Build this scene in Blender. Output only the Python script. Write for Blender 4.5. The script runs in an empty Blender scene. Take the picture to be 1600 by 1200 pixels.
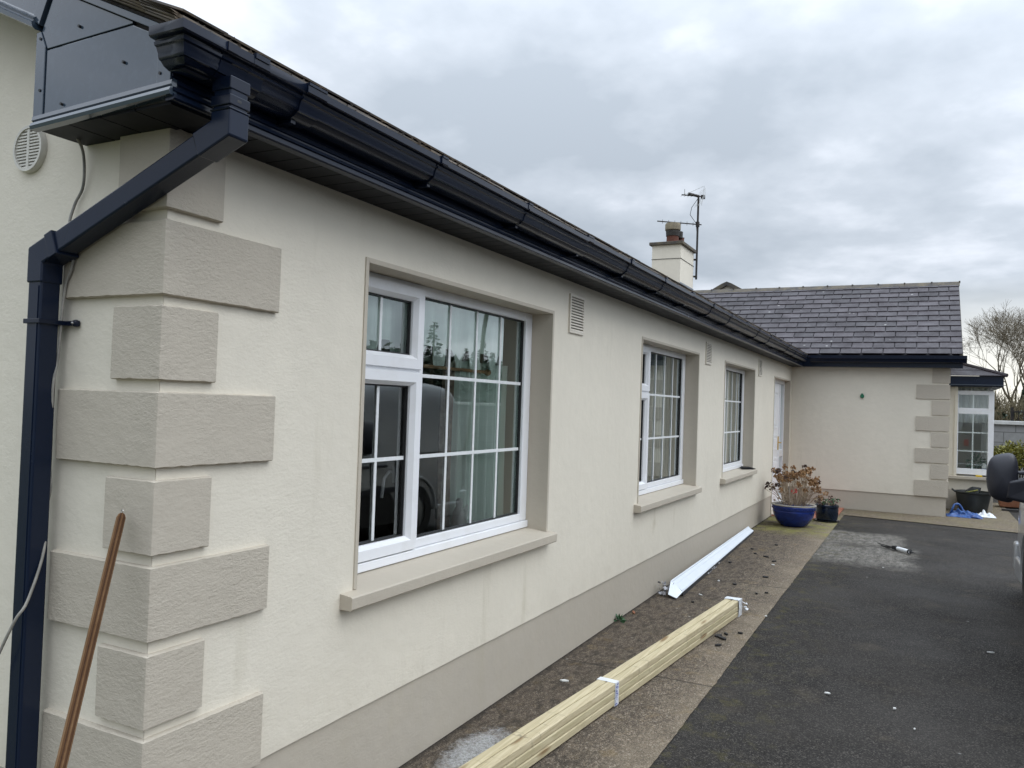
import bpy, math, random
from mathutils import Vector, Matrix, noise
random.seed(7)
scn = bpy.context.scene
COL = scn.collection
pi = math.pi

# ---------------------------------------------------------------- camera
CAM = dict(x=-1.6348, y=-2.0034, z=1.6158, yaw=27.1149, pitch=1.3553, roll=1.9773, f=1254.3)
def setup_camera():
    a, b, r = (math.radians(CAM[k]) for k in ('yaw', 'pitch', 'roll'))
    fw = Vector((math.cos(a)*math.cos(b), math.sin(a)*math.cos(b), math.sin(b)))
    rt = Vector((math.sin(a), -math.cos(a), 0)); up = rt.cross(fw)
    R = rt*math.cos(r) + up*math.sin(r); U = -rt*math.sin(r) + up*math.cos(r)
    cd = bpy.data.cameras.new('camera'); co = bpy.data.objects.new('camera', cd); COL.objects.link(co)
    M = Matrix(((R.x, U.x, -fw.x, CAM['x']), (R.y, U.y, -fw.y, CAM['y']), (R.z, U.z, -fw.z, CAM['z']), (0, 0, 0, 1)))
    co.matrix_world = M
    cd.sensor_width = 36; cd.lens = 36*CAM['f']/1600
    cd.clip_start = .05; cd.clip_end = 2000
    scn.camera = co
setup_camera()

# ---------------------------------------------------------------- sky and sun
scn.view_settings.view_transform = 'Standard'
scn.view_settings.look = 'None'
scn.view_settings.exposure = 0.07
scn.view_settings.gamma = 1
SUN_EL, SUN_AZ = math.radians(50), math.radians(264)   # azimuth of the direction the light comes from, from +X ccw
def setup_world():
    w = bpy.data.worlds.new('World'); scn.world = w; w.use_nodes = True
    nt = w.node_tree; N = nt.nodes; L = nt.links; N.clear()
    def nd(t, **k):
        n = N.new(t)
        for a, v in k.items(): setattr(n, a, v)
        return n
    def math_(op, a, b=None, clamp=False):
        n = nd('ShaderNodeMath', operation=op); n.use_clamp = clamp
        for i, v in enumerate((a, b)):
            if v is None: continue
            if isinstance(v, (int, float)): n.inputs[i].default_value = v
            else: L.new(v, n.inputs[i])
        return n.outputs[0]
    out = nd('ShaderNodeOutputWorld'); bg = nd('ShaderNodeBackground')
    sky = nd('ShaderNodeTexSky'); sky.sky_type = 'NISHITA'; sky.sun_disc = False
    sky.sun_elevation = SUN_EL; sky.sun_rotation = math.radians(90)-SUN_AZ
    bg.inputs[1].default_value = 0.1
    tc = nd('ShaderNodeTexCoord'); sep = nd('ShaderNodeSeparateXYZ'); L.new(tc.outputs['Generated'], sep.inputs[0])
    z = math_('MAXIMUM', sep.outputs[2], 0.0)
    den = math_('ADD', z, 0.22)
    px = math_('DIVIDE', sep.outputs[0], den); py = math_('DIVIDE', sep.outputs[1], den)
    cmb = nd('ShaderNodeCombineXYZ'); L.new(px, cmb.inputs[0]); L.new(py, cmb.inputs[1]); cmb.inputs[2].default_value = 3.7
    n1 = nd('ShaderNodeTexNoise'); n1.inputs['Scale'].default_value = 1.15; n1.inputs['Detail'].default_value = 5; n1.inputs['Roughness'].default_value = .5; n1.inputs['Distortion'].default_value = .35
    n2 = nd('ShaderNodeTexNoise'); n2.inputs['Scale'].default_value = 3.3; n2.inputs['Detail'].default_value = 5; n2.inputs['Roughness'].default_value = .55
    L.new(cmb.outputs[0], n1.inputs['Vector']); L.new(cmb.outputs[0], n2.inputs['Vector'])
    s = math_('ADD', math_('MULTIPLY', n1.outputs['Fac'], .66), math_('MULTIPLY', n2.outputs['Fac'], .34))
    ramp = nd('ShaderNodeValToRGB'); L.new(s, ramp.inputs[0])
    cr = ramp.color_ramp
    cr.elements[0].position = .41; cr.elements[0].color = (.47, .53, .605, 1)
    cr.elements[1].position = .60; cr.elements[1].color = (.86, .91, 1.0, 1)
    e = cr.elements.new(.5); e.color = (.60, .66, .74, 1)
    # an overcast sky is brighter overhead than at the horizon
    g = math_('ADD', .98, math_('MULTIPLY', math_('POWER', z, 2.8), 4.0))
    # the veiled sun makes the cloud on its own side of the sky brighter
    gd = nd('ShaderNodeVectorMath', operation='DOT_PRODUCT'); L.new(tc.outputs['Generated'], gd.inputs[0]); gd.inputs[1].default_value = (.30, -.83, .47)
    g = math_('ADD', g, math_('MULTIPLY', math_('POWER', math_('MAXIMUM', gd.outputs['Value'], 0.0), 3.0), 1.0))
    # thin bright break low in the east
    dv = nd('ShaderNodeVectorMath', operation='DOT_PRODUCT'); L.new(tc.outputs['Generated'], dv.inputs[0]); dv.inputs[1].default_value = (.994, -.068, .07)
    br = math_('POWER', math_('MAXIMUM', dv.outputs['Value'], 0.0), 90.0)
    low = math_('SUBTRACT', 1.0, math_('MULTIPLY', z, 6.5), True)
    br = math_('MULTIPLY', br, low)
    mixb = nd('ShaderNodeMixRGB'); mixb.blend_type = 'MIX'; L.new(math_('MULTIPLY', br, 1.1, True), mixb.inputs[0])
    L.new(ramp.outputs[0], mixb.inputs[1]); mixb.inputs[2].default_value = (1.25, 1.2, 1.04, 1)
    sc = nd('ShaderNodeVectorMath', operation='SCALE'); L.new(mixb.outputs[0], sc.inputs[0]); L.new(math_('MULTIPLY', g, 10.0), sc.inputs['Scale'])
    mx = nd('ShaderNodeMixRGB'); mx.inputs[0].default_value = .95
    L.new(sky.outputs[0], mx.inputs[1]); L.new(sc.outputs[0], mx.inputs[2])
    L.new(mx.outputs[0], bg.inputs[0]); L.new(bg.outputs[0], out.inputs[0])
    sd = bpy.data.lights.new('sun', 'SUN'); sd.energy = .75; sd.angle = math.radians(40); sd.color = (1, .96, .9)
    so = bpy.data.objects.new('sun', sd); COL.objects.link(so)
    d = Vector((math.cos(SUN_EL)*math.cos(SUN_AZ), math.cos(SUN_EL)*math.sin(SUN_AZ), math.sin(SUN_EL)))
    so.rotation_euler = d.to_track_quat('Z', 'Y').to_euler()
setup_world()

# ---------------------------------------------------------------- materials
class MT:
    def __init__(s, name, base=(.5, .5, .5), rough=.6, metal=0, spec=.5):
        s.m = bpy.data.materials.new(name); s.m.use_nodes = True
        s.nt = s.m.node_tree; s.N = s.nt.nodes; s.L = s.nt.links
        s.b = s.N['Principled BSDF']; s.set('Base Color', (*base, 1)); s.set('Roughness', rough)
        s.set('Metallic', metal); s.set('Specular IOR Level', spec)
        s.tc = s.N.new('ShaderNodeTexCoord').outputs['Object']
    def set(s, k, v):
        i = s.b.inputs[k]
        if hasattr(v, 'links') or isinstance(v, bpy.types.NodeSocket): s.L.new(v, i)
        else: i.default_value = v
    def mapv(s, scale=(1, 1, 1), rot=(0, 0, 0)):
        n = s.N.new('ShaderNodeMapping'); s.L.new(s.tc, n.inputs[0]); n.inputs['Scale'].default_value = scale; n.inputs['Rotation'].default_value = rot
        return n.outputs[0]
    def noise(s, scale, detail=4, rough=.5, v=None, dist=0):
        n = s.N.new('ShaderNodeTexNoise'); s.L.new(v if v is not None else s.tc, n.inputs['Vector'])
        n.inputs['Scale'].default_value = scale; n.inputs['Detail'].default_value = detail; n.inputs['Roughness'].default_value = rough; n.inputs['Distortion'].default_value = dist
        return n.outputs['Fac']
    def vor(s, scale, v=None, feature='F1', out='Distance'):
        n = s.N.new('ShaderNodeTexVoronoi'); n.feature = feature; s.L.new(v if v is not None else s.tc, n.inputs['Vector']); n.inputs['Scale'].default_value = scale
        return n.outputs[out]
    def ramp(s, f, *st):
        n = s.N.new('ShaderNodeValToRGB'); s.L.new(f, n.inputs[0]); cr = n.color_ramp
        for i, (p, c) in enumerate(st):
            c = (c, c, c) if isinstance(c, (int, float)) else c
            if i < 2: e = cr.elements[i]; e.position = p
            else: e = cr.elements.new(p)
            e.color = (*c, 1)
        return n.outputs[0]
    def mix(s, f, a, b, mode='MIX'):
        n = s.N.new('ShaderNodeMixRGB'); n.blend_type = mode
        for i, v in enumerate((f, a, b)):
            if isinstance(v, bpy.types.NodeSocket): s.L.new(v, n.inputs[i])
            elif i == 0: n.inputs[0].default_value = v
            else: n.inputs[i].default_value = (*v, 1)
        return n.outputs[0]
    def math(s, op, a, b=0, clamp=False):
        n = s.N.new('ShaderNodeMath'); n.operation = op; n.use_clamp = clamp
        for i, v in enumerate((a, b)):
            if isinstance(v, bpy.types.NodeSocket): s.L.new(v, n.inputs[i])
            else: n.inputs[i].default_value = v
        return n.outputs[0]
    def attr(s, name):
        n = s.N.new('ShaderNodeAttribute'); n.attribute_name = name; return n.outputs['Fac']
    def xyz(s):
        n = s.N.new('ShaderNodeSeparateXYZ'); s.L.new(s.tc, n.inputs[0]); return n.outputs
    def bump(s, h, strength=.3, dist=.01, prev=None):
        n = s.N.new('ShaderNodeBump'); s.L.new(h, n.inputs['Height']); n.inputs['Strength'].default_value = strength; n.inputs['Distance'].default_value = dist
        if prev is not None: s.L.new(prev, n.inputs['Normal'])
        s.L.new(n.outputs[0], s.b.inputs['Normal']); return n.outputs[0]

def render_paint(name, col, rough_scale=1.0, stain=None, strength=.35):
    t = MT(name, col, .62, spec=.3)
    big = t.noise(1.3, 5, .6); sm = t.noise(9, 5, .6)
    c = t.mix(t.ramp(big, (.3, 0), (.7, 1)), tuple(v*.94 for v in col), tuple(v*1.04 for v in col))
    c = t.mix(t.ramp(sm, (.35, 0), (.75, 1)), c, tuple(v*.96 for v in col))
    pits = t.ramp(t.vor(55, feature='F1'), (.02, 1), (.05, 0))
    dirt = t.math('MULTIPLY', pits, t.ramp(t.noise(3.1, 3), (.55, 0), (.7, .6)))
    c = t.mix(dirt, c, tuple(v*.55 for v in col))
    if stain:
        # rain drip staining under sills and faint algae streaks: marks that belong to the paint
        x, y, z = t.xyz()
        st = t.noise(1, 5, .65, v=t.mapv((9, 9, .8)))
        st = t.ramp(st, (.56, 0), (.72, 1))
        zone = t.math('MULTIPLY', t.ramp(t.noise(.9, 2), (.5, 0), (.62, 1)), st)
        c = t.mix(t.math('MULTIPLY', zone, .3), c, (.42, .38, .27))
        low = t.math('MULTIPLY', t.ramp(t.math('ADD', z, t.math('MULTIPLY', sm, .35)), (.50, .5), (.82, 0)), t.ramp(t.noise(5, 5, .7), (.4, .2), (.65, 1)))
        c = t.mix(t.math('MULTIPLY', low, .4), c, (.44, .39, .30))
        for sx_, sz_, wx, wz, am in ((5.0, .66, .10, .22, .42), (5.62, .62, .06, .16, .3), (7.2, .6, .07, .2, .2)):
            q1 = t.math('DIVIDE', t.math('SUBTRACT', x, sx_), wx); q2 = t.math('DIVIDE', t.math('SUBTRACT', z, sz_), wz)
            dd = t.math('ADD', t.math('ADD', t.math('MULTIPLY', q1, q1), t.math('MULTIPLY', q2, q2)), t.math('MULTIPLY', sm, 1.4))
            c = t.mix(t.math('MULTIPLY', t.ramp(dd, (.5, 1), (1.7, 0)), am), c, (.40, .34, .22))
    t.set('Base Color', c)
    h1 = t.noise(1, 5, .6, v=t.mapv((55*rough_scale, 55*rough_scale, 105*rough_scale)))
    h2 = t.noise(14, 3, .5)
    n1 = t.bump(h2, .25, .012)
    msk = t.ramp(t.noise(1.1, 3, .6), (.38, .25), (.62, 1))
    if stain: msk = t.math('MULTIPLY', msk, t.ramp(t.math('MULTIPLY', t.xyz()[0], .2), (.10, 1.25), (.6, .3)))   # the corner is rougher render than the long wall
    t.bump(t.math('MULTIPLY', h1, msk), strength, .008, n1)
    return t.m
CREAM = (.715, .665, .56); TAUPE = (.485, .438, .362)
M = {}
M['wall'] = render_paint('cream_masonry_paint', CREAM, .9, True, .26)
M['wallfar'] = M['wall']
M['quoin'] = render_paint('taupe_roughcast_paint', TAUPE, 1.25, None, .62)
M['plinth'] = render_paint('taupe_plinth_paint', (.455, .412, .345), 1.2, True, .2)
M['trim'] = render_paint('taupe_smooth_paint', (.50, .45, .37), 1.6, None, .12)

def plastic(name, col, rough=.25, nz=.03, dirty=True, spec=.5):
    t = MT(name, col, rough, spec=spec)
    n = t.noise(5, 4, .6); t.set('Roughness', t.ramp(n, (.3, max(rough-nz, .02)), (.7, rough+nz*2)))
    d = t.noise(40, 3, .6)
    if dirty: t.set('Base Color', t.mix(t.ramp(d, (.5, 0), (.8, .35)), col, tuple(min(1, v*1.5+.01) for v in col)))
    t.bump(t.noise(3.5, 2, .4), .05, .02)
    return t.m
M['navy'] = plastic('dark_navy_plastic', (.007, .013, .030), .22, .03, False, .25)
M['navy_panel'] = plastic('dark_navy_gloss_board', (.036, .056, .082), .12)
_b = M['navy_panel'].node_tree.nodes['Principled BSDF']; _b.inputs['Coat Weight'].default_value = .7; _b.inputs['Coat Roughness'].default_value = .05
M['gutter'] = plastic('navy_gutter_plastic', (.005, .009, .022), .24, .02, False, .28)
M['soffit'] = plastic('charcoal_soffit_plastic', (.011, .012, .015), .5, .03, False, .12)
def upvc():
    t = MT('white_upvc', (.83, .835, .84), .28)
    g = t.ramp(t.noise(6, 5, .65), (.5, 0), (.8, .35))
    t.set('Base Color', t.mix(g, (.82, .83, .85), (.62, .60, .55)))
    return t.m
M['upvc'] = upvc()
M['upvc_grey'] = plastic('offwhite_plastic', (.60, .58, .52), .4)
M['ventcream'] = plastic('cream_painted_vent', (.66, .61, .52), .5)
M['ventback'] = plastic('vent_slat_shade', (.16, .145, .12), .8)  # darker tone paints in the shade between the louvre slats
M['black'] = plastic('black_rubber', (.012, .012, .013), .5)
M['bar'] = plastic('white_glazing_bar', (.74, .76, .76), .35)

def glass():
    t = MT('window_glass'); N, L = t.N, t.L; N.remove(t.b)
    out = [n for n in N if n.type == 'OUTPUT_MATERIAL'][0]
    gl = N.new('ShaderNodeBsdfGlossy'); gl.inputs['Roughness'].default_value = .004; gl.inputs['Color'].default_value = (.95, 1, .98, 1)
    tr = N.new('ShaderNodeBsdfTransparent'); tr.inputs['Color'].default_value = (.94, .97, .95, 1)
    fr = N.new('ShaderNodeFresnel'); fr.inputs['IOR'].default_value = 1.75
    bm = N.new('ShaderNodeBump'); bm.inputs['Strength'].default_value = .06; bm.inputs['Distance'].default_value = .01
    nz = N.new('ShaderNodeTexNoise'); nz.inputs['Scale'].default_value = 2.2; nz.inputs['Detail'].default_value = 1; L.new(t.tc, nz.inputs['Vector'])
    L.new(nz.outputs['Fac'], bm.inputs['Height']); L.new(bm.outputs[0], gl.inputs['Normal'])
    mx = N.new('ShaderNodeMixShader'); f2 = t.math('MULTIPLY', fr.outputs[0], 2.0, True); L.new(f2, mx.inputs[0]); L.new(tr.outputs[0], mx.inputs[1]); L.new(gl.outputs[0], mx.inputs[2])
    L.new(mx.outputs[0], out.inputs['Surface']); return t.m
M['glass'] = glass()

def slate_mat(name, c1, c2, lichen=.5, brown=0):
    t = MT(name, c1, .55, spec=.4)
    r = t.attr('rnd')
    c = t.mix(t.ramp(r, (0, 0), (1, 1)), c1, c2)
    n = t.noise(4, 6, .65)
    c = t.mix(t.ramp(n, (.4, 0), (.75, .55)), c, tuple(v*.62 for v in c1))
    c = t.mix(t.ramp(t.noise(30, 4, .7), (.5, 0), (.8, .4)), c, tuple(v*1.5 for v in c2))
    if brown: c = t.mix(t.ramp(t.noise(11, 5, .7), (.42, 0), (.62, .9)), c, (.15, .112, .075))
    l = t.math('MULTIPLY', t.ramp(t.vor(3.6), (.05, 1), (.085, 0)), t.ramp(t.noise(2.3, 2), (.42, 0), (.5, 1)))
    l2 = t.math('MULTIPLY', t.ramp(t.vor(9.0), (.06, 1), (.12, 0)), t.ramp(t.noise(5.1, 2), (.58, 0), (.63, .7)))
    c = t.mix(t.math('MULTIPLY', t.math('MAXIMUM', l, l2), lichen*1.6, True), c, (.62, .62, .58))
    t.set('Base Color', c); t.set('Roughness', t.ramp(n, (.3, .38), (.7, .7)))
    t.bump(t.noise(1, 5, .6, v=t.mapv((40, 40, 60))), .35, .004)
    return t.m
M['slate'] = slate_mat('purple_grey_roof_slate', (.024, .019, .023), (.054, .044, .051), .25)
M['slate_main'] = slate_mat('weathered_brown_slate', (.075, .066, .06), (.13, .112, .09), .6, 1)
def ridge_mat():
    t = MT('mossy_ridge_tile', (.13, .12, .10), .85)
    t.set('Base Color', t.mix(t.ramp(t.noise(7, 6, .7), (.35, 0), (.65, 1)), (.05, .047, .048), (.13, .108, .07)))
    t.bump(t.noise(40, 4), .5, .01); return t.m
M['ridge'] = ridge_mat()

def tarmac():
    t = MT('tarmac', (.045, .044, .045), .85, spec=.18)
    v = t.vor(150, out='Color'); sp = t.N.new('ShaderNodeSeparateColor'); t.L.new(v, sp.inputs[0])
    st = t.ramp(sp.outputs[0], (0, (.005, .0045, .004)), (.55, (.021, .019, .0175)), (.85, (.050, .045, .039)), (1, (.11, .10, .088)))
    big = t.ramp(t.noise(.9, 6, .65), (.35, 0), (.7, 1))
    c = t.mix(t.math('MULTIPLY', big, .6), st, (.058, .052, .046))
    br = t.ramp(t.noise(2.6, 5, .7), (.55, 0), (.72, .45))
    c = t.mix(br, c, (.10, .085, .065))
    x, y, z = t.xyz()
    # two patches of dried pale cement slurry, a joint-free stain with ragged edges
    wob = t.math('MULTIPLY', t.math('SUBTRACT', t.noise(3.2, 6, .7), .5), 1.1)
    def patch(cx, cy, hx, hy, soft):
        dx = t.math('DIVIDE', t.math('SUBTRACT', t.math('ABSOLUTE', t.math('SUBTRACT', x, cx)), hx), soft)
        dy = t.math('DIVIDE', t.math('SUBTRACT', t.math('ABSOLUTE', t.math('SUBTRACT', y, cy)), hy), soft*.5)
        d = t.math('ADD', t.math('MAXIMUM', dx, dy), t.math('MULTIPLY', wob, 1.6))
        return t.ramp(d, (0, 1), (.75, 0))
    streak = t.ramp(t.noise(1, 6, .75, v=t.mapv((7, 16, 1))), (.36, .15), (.66, 1))
    p = t.math('MAXIMUM', patch(9.55, -1.32, .42, .42, .35), patch(8.35, -1.42, .45, .42, .5))
    p = t.math('MULTIPLY', p, streak)
    p = t.math('MULTIPLY', p, t.ramp(t.noise(60, 5, .75), (.36, .35), (.6, 1)))
    c = t.mix(t.math('MULTIPLY', p, .9, True), c, (.31, .29, .255))
    sp2 = t.math('MULTIPLY', t.ramp(t.vor(4.5), (.035, 1), (.06, 0)), t.ramp(t.noise(3, 2), (.5, 0), (.58, 1)))
    c = t.mix(t.math('MULTIPLY', sp2, .6), c, (.42, .42, .40))
    moss = t.math('MULTIPLY', t.ramp(t.noise(8, 5, .7), (.52, 0), (.66, 1)), t.ramp(t.math('ABSOLUTE', t.math('ADD', y, 1.05)), (.05, .6), (.45, 0)))
    c = t.mix(moss, c, (.085, .075, .03))
    t.set('Base Color', c); t.set('Roughness', t.ramp(t.noise(1.3, 4), (.3, .62), (.7, .9)))
    n = t.bump(t.vor(170), .9, .006); t.bump(t.noise(4, 4), .4, .02, n)
    return t.m
M['tarmac'] = tarmac()

def concrete_path():
    t = MT('exposed_concrete', (.2, .18, .15), .85, spec=.3)
    x, y, z = t.xyz()
    v = t.vor(165, out='Color'); sp = t.N.new('ShaderNodeSeparateColor'); t.L.new(v, sp.inputs[0])
    st = t.ramp(sp.outputs[0], (0, (.06, .045, .031)), (.5, (.175, .137, .098)), (.82, (.27, .218, .16)), (1, (.40, .35, .28)))
    gr = t.noise(1, 6, .7, v=t.mapv((26, 60, 26)))
    c = t.mix(t.ramp(gr, (.38, 0), (.66, .75)), st, (.060, .047, .035))
    # darker weathered band on the inner side, paler worn band along the drive
    w = t.math('ADD', y, t.math('MULTIPLY', t.math('SUBTRACT', t.noise(1.6, 5, .7), .5), .8))
    c = t.mix(t.math('MULTIPLY', t.ramp(w, (-0.62, 0), (-.42, 1)) if False else t.ramp(t.math('ADD', w, 1.0), (.30, 0), (.62, .42)), 1), c, (.075, .058, .043))
    nearp = t.ramp(t.math('MULTIPLY', x, .05), (.555, 1), (.585, .12))
    c = t.mix(t.math('MULTIPLY', nearp, t.ramp(t.math('ADD', w, 1.0), (.0, .36), (.26, 0))), c, (.34, .28, .20))
    mot = t.math('MULTIPLY', t.ramp(t.noise(1, 6, .75, v=t.mapv((11, 24, 11))), (.47, 0), (.58, .8)), t.ramp(t.math('ADD', w, 1.0), (.15, .15), (.5, 1)))
    c = t.mix(mot, c, (.038, .030, .023))
    stn = t.ramp(t.noise(2.1, 5, .7), (.5, 0), (.7, .4)); c = t.mix(stn, c, (.09, .075, .05))
    # moss near the pots and the door step
    mz = t.math('MULTIPLY', t.ramp(t.math('DIVIDE', t.math('SUBTRACT', x, 9.1), 10), (0, 0), (.05, 1)), t.ramp(t.noise(5, 5, .7), (.42, .1), (.6, .8)))
    mz = t.math('MULTIPLY', mz, t.ramp(t.math('DIVIDE', t.math('SUBTRACT', x, 11.0), 10), (0, 1), (.06, .25)))
    c = t.mix(t.math('MULTIPLY', mz, .9), c, (.21, .20, .055))
    # orange lichen tint and white powder splash by the timber
    oz = t.ramp(t.noise(6, 5, .7), (.56, 0), (.68, .3)); c = t.mix(oz, c, (.22, .15, .06))
    dx = t.math('MULTIPLY', t.math('SUBTRACT', x, 1.66), 3.2); dy = t.math('MULTIPLY', t.math('ADD', y, .19), 8)
    d2 = t.math('ADD', t.math('MULTIPLY', dx, dx), t.math('MULTIPLY', dy, dy))
    pw = t.math('ADD', d2, t.math('MULTIPLY', t.math('SUBTRACT', t.noise(18, 6, .8), .5), 3.2))
    c = t.mix(t.math('MULTIPLY', t.ramp(pw, (.2, .85), (1.0, 0)), t.ramp(t.noise(70, 4, .7), (.35, .45), (.6, 1))), c, (.46, .465, .46))
    lw = t.math('MULTIPLY', t.ramp(t.vor(5.5), (.04, 1), (.07, 0)), t.ramp(t.noise(2.7, 2), (.5, 0), (.55, 1)))
    c = t.mix(t.math('MULTIPLY', lw, .55), c, (.5, .48, .42))
    # grit packed into the crack at the foot of the wall
    ck = t.math('ADD', t.math('ABSOLUTE', t.math('SUBTRACT', y, .005)), t.math('MULTIPLY', t.math('SUBTRACT', t.noise(16, 5, .7), .5), .05))
    c = t.mix(t.ramp(ck, (.0, .95), (.035, 0)), c, (.022, .018, .014))
    # tooled joints across the path
    jt = t.math('ABSOLUTE', t.math('SUBTRACT', t.math('MODULO', t.math('ADD', x, 14.02+t_off), 2.9), 1.45))
    jt = t.math('ADD', jt, t.math('MULTIPLY', t.math('SUBTRACT', t.noise(14, 3), .5), .012))
    jm = t.ramp(jt, (.004, 1), (.012, 0)); c = t.mix(t.math('MULTIPLY', jm, .7), c, (.03, .026, .02))
    t.set('Base Color', c)
    n = t.bump(t.vor(120), .8, .006); n = t.bump(gr, .7, .008, n); t.bump(t.math('SUBTRACT', 0, jm), .6, .01, n)
    return t.m
t_off = (1.45-((6.0+14.02) % 2.9)) % 2.9
M['path'] = concrete_path()
def simple(name, c1, c2, scale=8, rough=.7, bump=.3, bscale=40, bdist=.006, stretch=(1, 1, 1), **k):
    t = MT(name, c1, rough, **k); v = t.mapv(stretch)
    t.set('Base Color', t.mix(t.ramp(t.noise(scale, 5, .65, v=v), (.35, 0), (.68, 1)), c1, c2))
    if bump: t.bump(t.noise(bscale, 4, .6, v=v), bump, bdist)
    return t.m
M['grass'] = simple('rough_grass', (.05, .07, .025), (.11, .10, .045), 2, .9, .6, 30, .03)
M['redtile'] = simple('terracotta_tile', (.30, .10, .06), (.40, .16, .10), 14, .5)
M['block'] = None
def block_mat():
    t = MT('concrete_block', (.27, .27, .26), .85)
    b = t.N.new('ShaderNodeTexBrick'); t.L.new(t.mapv((1, 1, 1), (0, 0, 0)), b.inputs['Vector'])
    # bricks are laid in the y-z plane
    cx = t.N.new('ShaderNodeCombineXYZ'); x, y, z = t.xyz(); t.L.new(y, cx.inputs[0]); t.L.new(z, cx.inputs[1]); t.L.new(cx.outputs[0], b.inputs['Vector'])
    b.inputs['Scale'].default_value = 1; b.inputs['Brick Width'].default_value = .45; b.inputs['Row Height'].default_value = .225; b.inputs['Mortar Size'].default_value = .009
    b.inputs['Color1'].default_value = (.25, .25, .245, 1); b.inputs['Color2'].default_value = (.33, .33, .325, 1); b.inputs['Mortar'].default_value = (.15, .15, .145, 1)
    t.set('Base Color', t.mix(t.ramp(t.noise(3, 5, .7), (.4, 0), (.7, .5)), b.outputs['Color'], (.17, .165, .15)))
    t.bump(b.outputs['Fac'], -.6, .01); return t.m
M['block'] = block_mat()
M['coping'] = simple('white_coping', (.66, .66, .64), (.5, .5, .47), 5, .7)
def wood(name, c1, c2, c3, stretch, knots=True, rough=.65):
    t = MT(name, c1, rough, spec=.3)
    g = t.noise(1, 6, .6, v=t.mapv(stretch), dist=.6)
    c = t.mix(t.ramp(g, (.35, 0), (.65, 1)), c1, c2)
    c = t.mix(t.math('MULTIPLY', t.attr('rnd'), .45), c, c3)
    if knots:
        k = t.vor(1, v=t.mapv((2.1, 11, 11)))
        c = t.mix(t.ramp(k, (.10, .85), (.2, 0)), c, (.20, .12, .05))
        marks = t.math('MULTIPLY', t.ramp(t.noise(1, 4, .75, v=t.mapv((26, 5, 9))), (.60, 0), (.65, 1)), t.ramp(t.noise(2.5, 3), (.42, 0), (.6, .6)))
        c = t.mix(marks, c, (.20, .17, .12))
    t.set('Base Color', c); t.bump(g, .35, .004); return t.m
M['timber'] = wood('pale_sawn_softwood', (.60, .52, .35), (.43, .36, .22), (.42, .38, .22), (2.2, 60, 60))
def stick_mat():
    t = MT('weathered_brown_wood', (.12, .06, .03), .7, spec=.15)
    g = t.noise(14, 5, .6)
    f = t.math('ADD', t.math('MULTIPLY', t.attr('rnd'), .75), t.math('MULTIPLY', g, .35))
    t.set('Base Color', t.ramp(f, (.15, (.030, .015, .009)), (.4, (.075, .036, .017)), (.72, (.115, .058, .025)), (1.0, (.24, .15, .08))))
    t.bump(g, .7, .004); return t.m
M['stick'] = stick_mat()
M['cable'] = simple('grey_cable', (.14, .14, .13), (.36, .34, .30), 9, .6, .2, 30)
M['blue_glaze'] = simple('cobalt_glaze', (.004, .014, .10), (.008, .030, .21), 5, .12, .25, 9, .01, (1, 1, 3))
M['black_glaze'] = simple('black_glaze', (.006, .010, .018), (.012, .02, .04), 5, .15, .1, 9, .01)
M['rimclay'] = simple('pot_rim', (.30, .28, .24), (.42, .40, .34), 20, .6)
M['soil'] = simple('soil', (.04, .028, .02), (.09, .065, .045), 30, .95, .8, 60, .01)
M['stem'] = simple('dry_stem', (.42, .34, .24), (.24, .17, .11), 20, .8, 0)
M['deadpetal'] = simple('dead_flower', (.16, .075, .032), (.42, .26, .12), 25, .85, 0)
M['deadpetal2'] = simple('dark_dead_flower', (.05, .028, .022), (.12, .07, .05), 25, .85, 0)
M['leaf'] = simple('green_leaf', (.03, .085, .035), (.06, .14, .06), 15, .5, 0)
M['redpetal'] = simple('red_petal', (.5, .02, .03), (.6, .05, .05), 9, .6, 0)
M['tub'] = simple('black_tub_rubber', (.007, .010, .011), (.018, .021, .021), 6, .5, .2, 14)
M['bluecloth'] = simple('blue_tarpaulin', (.010, .035, .16), (.05, .14, .38), 16, .45, .4, 20, .01)
M['whiteplastic'] = simple('white_plastic_film', (.6, .63, .66), (.8, .82, .84), 22, .3, .6, 35, .01)
M['greyfilm'] = simple('grey_plastic_film', (.30, .30, .32), (.5, .51, .54), 30, .25, .6, 35, .01)
M['white_board'] = simple('white_trim_plastic', (.74, .79, .84), (.68, .74, .80), 4, .3, 0)
M['brownbox'] = simple('terracotta_trough', (.22, .085, .04), (.30, .13, .07), 9, .7)
M['debris'] = simple('slate_chip', (.012, .011, .011), (.035, .032, .03), 30, .7)
M['bark'] = simple('tree_bark', (.055, .048, .030), (.11, .10, .055), 6, .9, .5, 20, .02)
M['twig'] = simple('thin_twigs', (.12, .098, .07), (.18, .145, .09), 3, .9, 0)
M['ivy'] = simple('ivy_leaf', (.012, .028, .014), (.03, .055, .022), 6, .6, 0)
M['hedgeleaf'] = simple('yellow_green_leaf', (.07, .085, .012), (.30, .27, .045), 14, .6, 0)
M['thicket'] = simple('thicket_twig', (.10, .078, .045), (.16, .135, .07), 1.2, .9, 0)
M['conifer'] = simple('conifer_needles', (.03, .045, .03), (.06, .08, .05), 3, .9, 0)
M['chrome'] = MT('steel', (.45, .45, .46), .3, 1).m
M['iron'] = simple('dark_iron', (.02, .02, .02), (.05, .04, .035), 12, .6, .2, metal=.5)
M['alu'] = simple('dull_aluminium', (.42, .43, .42), (.55, .55, .53), 12, .4, .1, metal=.8)
M['clay'] = simple('red_clay_pot', (.15, .05, .03), (.08, .03, .02), 8, .8)
M['soot'] = simple('sooty_pot', (.018, .016, .014), (.05, .045, .04), 8, .8)
M['buffclay'] = simple('buff_clay', (.24, .20, .13), (.13, .11, .08), 8, .8)
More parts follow.
